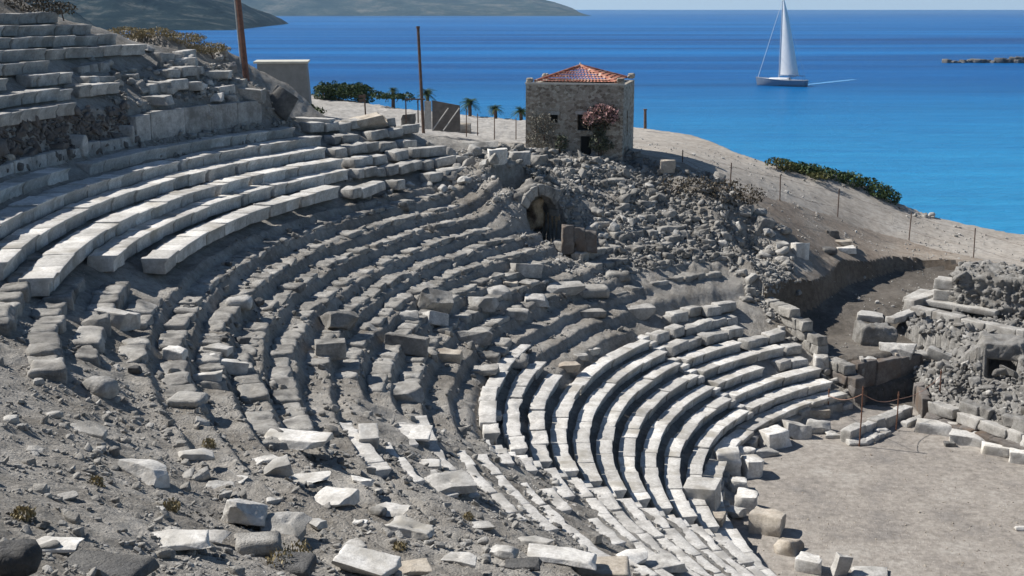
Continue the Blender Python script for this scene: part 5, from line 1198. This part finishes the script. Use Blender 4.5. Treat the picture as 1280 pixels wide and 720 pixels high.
bush('dry_scrub', 'dark brown scrub above the topmost bench in the top left corner', 'bush', (x, y, z), [(0,0,.3,1.4,1,.5,1500),(-2,.3,.4,1.5,1,.5,1500),(1.6,.3,.05,.9,1,.3,600)], .06, 'brown_leaf', 19)
x, y, z, _ = spot(112, 32)
bush('dry_scrub', 'pale feathery weeds at the right ends of the upper benches', 'weeds', (x, y, z), [(0,0,.3,.8,.5,.5,260),(1.2,.1,.0,.8,.5,.5,260),(2.2,.1,-.5,.6,.5,.4,160)], .1, 'grey_leaf', 20, None, 2, 1.5)
p0, bl = along([(372,130),(382,133),(392,136)], 78, .32, 240, 7, .6, .7); bush('weeds', 'green weeds growing at the foot of the shed', 'weeds', p0, bl, .1, 'leaf', 21, None, 2, 1.0)
for k, (u, v) in enumerate(((372,700),(350,712),(30,650),(215,640),(120,610),(500,690),(585,650),(262,560))):
    x, y, z, _ = spot(u, v); r_ = .16 if k > 1 else .26
    V, Q = leaves([(0,0,r_*.5,r_,r_,r_*.8,260)], .032, 60+k, 2.5); o = link('dry_foliage', mesh_from('dry_foliage', V, Q, M['dry']), None, (x, y, z)); tag(o, 'small dry grass tuft growing on the near grey earth slope', 'grass tuft', 'dry tufts on the near slope')
def house_pt(u, v, dy=-.5): return at_dist(u, v, 76.3+dy)
p = house_pt(748, 188)
ol = thing('oleander', 'tall shrub with pink flowers in front of the stone house door', 'shrub', p)
V, Q = leaves([(0,0,.5,.6,.5,.6,380),(.5,.1,.3,.5,.4,.4,240),(.1,0,1.3,.5,.4,.5,260)], .09, 31); link('foliage', mesh_from('foliage', V, Q, M['grey_leaf']), ol)
V, Q = leaves([(.15,-.1,2.1,.95,.6,.75,620),(-.55,-.1,1.85,.5,.4,.45,240),(.75,-.1,2.3,.5,.4,.5,240)], .1, 32); link('foliage', mesh_from('foliage', V, Q, M['brown_leaf']), ol)
V, Q = leaves([(.2,-.25,2.35,.95,.6,.6,560),(-.6,-.25,2.0,.5,.4,.4,260),(.85,-.25,2.15,.4,.4,.5,220)], .075, 33); link('foliage', mesh_from('flowers', V, Q, M['pink']), ol)
mb = MB(); [mb.tube([(dx,0,-.3),(dx*2,0,1.2),(dx*3,0,2.2)], [.05,.04,.02], 6) for dx in (-.12,0,.15)]; mb.build('trunk', M['wood'], ol)
p = house_pt(676, 184, -.2)
bush('climbing_shrub', 'thin grey-brown shrub growing up the left front of the stone house', 'shrub', p, [(0,0,.5,.95,.35,.7,420),(.2,.1,1.4,.85,.3,.7,330),(-.3,.1,1.7,.5,.3,.5,140)], .075, 'twig_leaf', 34)
p = house_pt(702, 186, -1.0)
bush('weeds', 'small pale green weed tuft before the house, left of its door', 'weeds', p, [(0,0,.35,.4,.3,.5,260)], .09, 'grey_leaf', 35)
def palm(u, v, y, r, lab, seed, trunk=1.4):
    x, yy, z = at_dist(u, v, y); g = random.Random(seed); t = thing('palm_tree', lab, 'palm tree', (x, yy, z-trunk), 0, 'palms along the shore')
    mb = MB(); mb.tube([(0,0,-1.0),(.03,0,trunk*.5),(0,0,trunk)], [.2,.16,.17], 9); mb.build('trunk', M['wood'], t)
    V = []; Fs = []
    for k in range(44):
        az = g.uniform(0, 6.28); el = g.uniform(-.25, 1.35); L = r*g.uniform(.85, 1.1); pts = []
        for i in range(7):
            s = i/6; rr = L*s*math.cos(el*(1-.25*s)); zz = trunk+L*s*math.sin(el)-L*.55*s*s; pts.append(Vector((rr*math.cos(az), rr*math.sin(az), zz)))
        side = Vector((-math.sin(az), math.cos(az), 0))
        for i in range(6):
            for sg in (-1, 1):
                for q in range(2):
                    p_ = pts[i].lerp(pts[i+1], q/2); p2 = pts[i].lerp(pts[i+1], q/2+.3); ln = r*.3*(1-.55*(i/6))
                    tip = (p_+p2)/2+side*sg*ln+Vector((0,0,-ln*.35))+(pts[i+1]-pts[i])*.6; n = len(V); V += [p_, p2, tip]; Fs.append((n, n+1, n+2))
    link('crown', mesh_from('crown', V, Fs, M['palm']), t)
palm(534, 117, 118, 1.15, 'palm standing right behind the electricity pole', 1, 1.3)
palm(587, 129, 110, 1.05, 'low palm tallest of those right of the plywood board', 2)
palm(619, 136, 108, .85, 'small palm between the taller palm and the stone house', 3)
palm(651, 139, 107, .95, 'palm half hidden behind the left wall of the stone house', 4)
palm(491, 113, 122, .7, 'tiny palm at the left end of the low hedge by the road', 5, .8)

# ------------------------------------------------------------------ on the water: the yacht, its wake, the rocks
M['hull'] = plain('hull_paint', (.20,.25,.32), .35, .06, 2); M['deck'] = plain('white_deck', (.75,.76,.77), .4, .05, 2); M['sail'] = plain('sailcloth', (.80,.80,.79), .8, .04, 1); M['alu'] = plain('mast_alloy', (.55,.55,.56), .4, .05, 3)
M['navy'] = plain('navy_canvas', (.03,.045,.08), .7, .1, 2); M['boot'] = plain('boot_stripe', (.02,.03,.06), .4)
bx, by = onz(977, 107.5, SEA)
yt = thing('sailing_yacht', 'white sailing yacht with tall mainsail up, motoring on the blue sea', 'sailing yacht', (bx, by, SEA), math.radians(180-28))
LH = 15.0
def hull():
    V = []; Fs = []; ns, nr = 22, 9
    for i in range(ns+1):
        s = i/ns; x = LH*(.5-s)*-1                         # stern (-) to bow (+)
        w = 2.15*(1-max(0, (s-.42)/.58)**2.1)*(.80+.2*min(1, s/.3)); sheer = 1.15+.55*max(0, (s-.2)/.8)**1.7+.12*(1-s)
        for j in range(nr):
            q = j/(nr-1)*2-1; a = abs(q); z = sheer-(sheer+.35)*(1-a**1.6) ; yy = np.sign(q)*w*(a**.55)*(1 if a < 1 else 1)
            rake = .9*max(0, (s-.85)/.15)*(z-0)/1.7
            V.append((x+rake*.55, yy, z*1.45))
    for i in range(ns):
        for j in range(nr-1): Fs.append((i*nr+j, (i+1)*nr+j, (i+1)*nr+j+1, i*nr+j+1))
    Fs.append(tuple(range(nr)))
    h = link('hull', mesh_from('hull', V, Fs, M['hull'], True), yt)
    D = MB(); Vd = [V[i*nr] for i in range(ns+1)]; Vd2 = [V[i*nr+nr-1] for i in range(ns+1)]
    D.add([(p[0], p[1]*.97, p[2]-.06) for p in Vd]+[(p[0], p[1]*.97, p[2]-.06) for p in Vd2], [(i, i+1, ns+1+i+1, ns+1+i) for i in range(ns)]); D.build('deck', M['deck'], yt)
    st = MB(); st.tube([(p[0], p[1]*1.005, p[2]) for p in Vd], .045, 5); st.tube([(p[0], p[1]*1.005, p[2]) for p in Vd2], .045, 5); st.build('toe_rail', M['alu'], h)
hull()
P, Q = rock(6.2, 2.5, .75, random.Random(5), (14,8,4), .25, .02, .0, 1, 0); P[:,1] *= 1-.3*np.clip((P[:,0]+1)/4, 0, 1); P += np.array([.7,0,1.7]); P[:,2] -= np.clip(P[:,0]-1, 0, 9)*.04
cb = link('cabin', mesh_from('cabin', P, Q, M['deck'], True), yt)
for sy in (-1, 1): mb = MB(); mb.box(-.6, 2.6, sy*1.15-.02, sy*1.15+.02, 1.5, 1.72); mb.build('window', M['boot'], cb)
mx = .9; MH = 26.0
mb = MB(); mb.tube([(mx,0,1.2),(mx,0,MH)], [.13,.09], 10); ms = mb.build('mast', M['alu'], yt)
for zz, wd_ in ((8.5,1.5),(15.5,1.1)): mb = MB(); mb.tube([(mx,-wd_,zz),(mx,wd_,zz)], .04, 6); mb.build('spreader', M['alu'], ms)
V = []; Fs = []; n_ = 16
for i in range(n_+1):
    s = i/n_; z = 3.3+(MH-1.2-3.3)*s; foot = 5.4*(1-s)**.85+.25
    for j in range(7): u = j/6; V.append((mx-.16-foot*u, .55*math.sin(math.pi*u)*(1-s*.6), z+.1*u))
for i in range(n_):
    for j in range(6): Fs.append((i*7+j, i*7+j+1, (i+1)*7+j+1, (i+1)*7+j))
link('mainsail', mesh_from('mainsail', V, Fs, M['sail'], True), yt)
mb = MB(); mb.tube([(mx,0,3.1),(mx-5.9,0,3.2)], .11, 8); mb.build('boom', M['alu'], yt)
mb = MB(); mb.tube([(LH*.5-.1,0,2.0),(mx,0,MH-1.0)], .07, 6); mb.build('furled_jib', M['sail'], yt)
mb = MB(); mb.tube([(-LH*.5+.2,0,1.4),(mx,0,MH)], .02, 4)
for sy in (-1, 1): mb.tube([(mx-.2,sy*1.95,1.4),(mx,sy*1.5,8.5),(mx,sy*1.1,15.5),(mx,0,MH-.3)], .018, 4)
mb.build('rigging', M['alu'], yt)
mb = MB(); mb.tube([(-2.6,-1.3,1.5),(-2.7,-1.1,2.75),(-2.7,1.1,2.75),(-2.6,1.3,1.5)], .05, 6); mb.box(-3.9, -2.0, -1.25, 1.25, 2.74, 2.84); mb.build('sprayhood', M['navy'], yt)
mb = MB(); mb.box(-6.6, -4.4, -1.3, 1.3, 3.05, 3.13); 
for xx, yy in ((-6.5,-1.2),(-6.5,1.2),(-4.5,-1.2),(-4.5,1.2)): mb.tube([(xx,yy,1.2),(xx,yy,3.06)], .03, 6)
mb.build('bimini', M['navy'], yt)
mb = MB(); mb.tube([(-5.6,0,1.0),(-5.6,0,1.9)], .06, 8); mb.tube([(-5.6,-.45,1.9),(-5.6,.45,1.9)], .05, 8); mb.build('wheel', M['alu'], yt)
mb = MB()
for k in range(7):
    xx = -6.8+k*2.0; yy = 1.9*(1-max(0, (xx-1)/7)**2)
    for sy in (-1, 1): mb.tube([(xx,sy*yy,1.3),(xx,sy*yy,2.1)], .02, 5)
mb.build('guard_rail', M['alu'], yt)
M['foam'] = plain('wake_foam', (.12,.33,.60), .5, .12, .15)
g = random.Random(8); mb = MB(); w0 = Vector(onz(1003, 106.5, SEA)); w1 = Vector(onz(1068, 99.5, SEA)); dr = (w1-w0); nr = Vector((-dr.y, dr.x)).normalized(); n_ = 40; V = []
for i in range(n_+1):
    s = i/n_; c = w0+dr*s; hw = (.9+2.6*s)*(1-.75*s)*(1+.35*g.uniform(-1, 1)); V += [(c.x-nr.x*hw, c.y-nr.y*hw, SEA+.05), (c.x+nr.x*hw, c.y+nr.y*hw, SEA+.05)]
mb.add(V, [(2*i, 2*i+2, 2*i+3, 2*i+1) for i in range(n_)]); o = mb.build('wake', M['foam']); tag(o, kind='structure')
ix0, iy0 = onz(1183, 78, SEA); 
t = thing('rock_islet', 'low dark chain of rocks breaking the sea at the right edge', 'rocks', (ix0, iy0, SEA))
g = random.Random(6); mb = MB()
for k in range(34):
    u = 1183+k*3.6; x, y = onz(u, 78.5, SEA); w = g.uniform(1.2, 2.4)*(1 if k < 12 else 1.35); h = g.uniform(1.0, 2.0)*(1 if k < 18 else 1.5)*(.5 if k in (1,4,5) else 1)
    P, Q = rock(w*1.5, w*1.4, h, g, (7,6,5), .3*w*.5, .3, .25*w*.5, .8, .2); P = rot_z(P, g.uniform(0, 3)); P += np.array([x-ix0, y-iy0+g.gauss(0, 1), -.3]); mb.add(P.tolist(), Q.tolist())
mb.build('rocks', M['dark_rock'], t, True)
# ------------------------------------------------------------------ sea air
hz = bpy.data.materials.new('haze'); hz.use_nodes = True; hn = hz.node_tree; hn.nodes.remove(hn.nodes['Principled BSDF'])
pv = hn.nodes.new('ShaderNodeVolumePrincipled'); pv.inputs['Color'].default_value = (.45,.7,1.0,1); pv.inputs['Density'].default_value = .00007; pv.inputs['Anisotropy'].default_value = .2
hn.links.new(pv.outputs[0], hn.nodes['Material Output'].inputs['Volume'])
mb = MB(); mb.box(-9000, 9000, -200, 8200, -60, 420); tag(mb.build('haze', hz), kind='stuff')
#@@NEXT
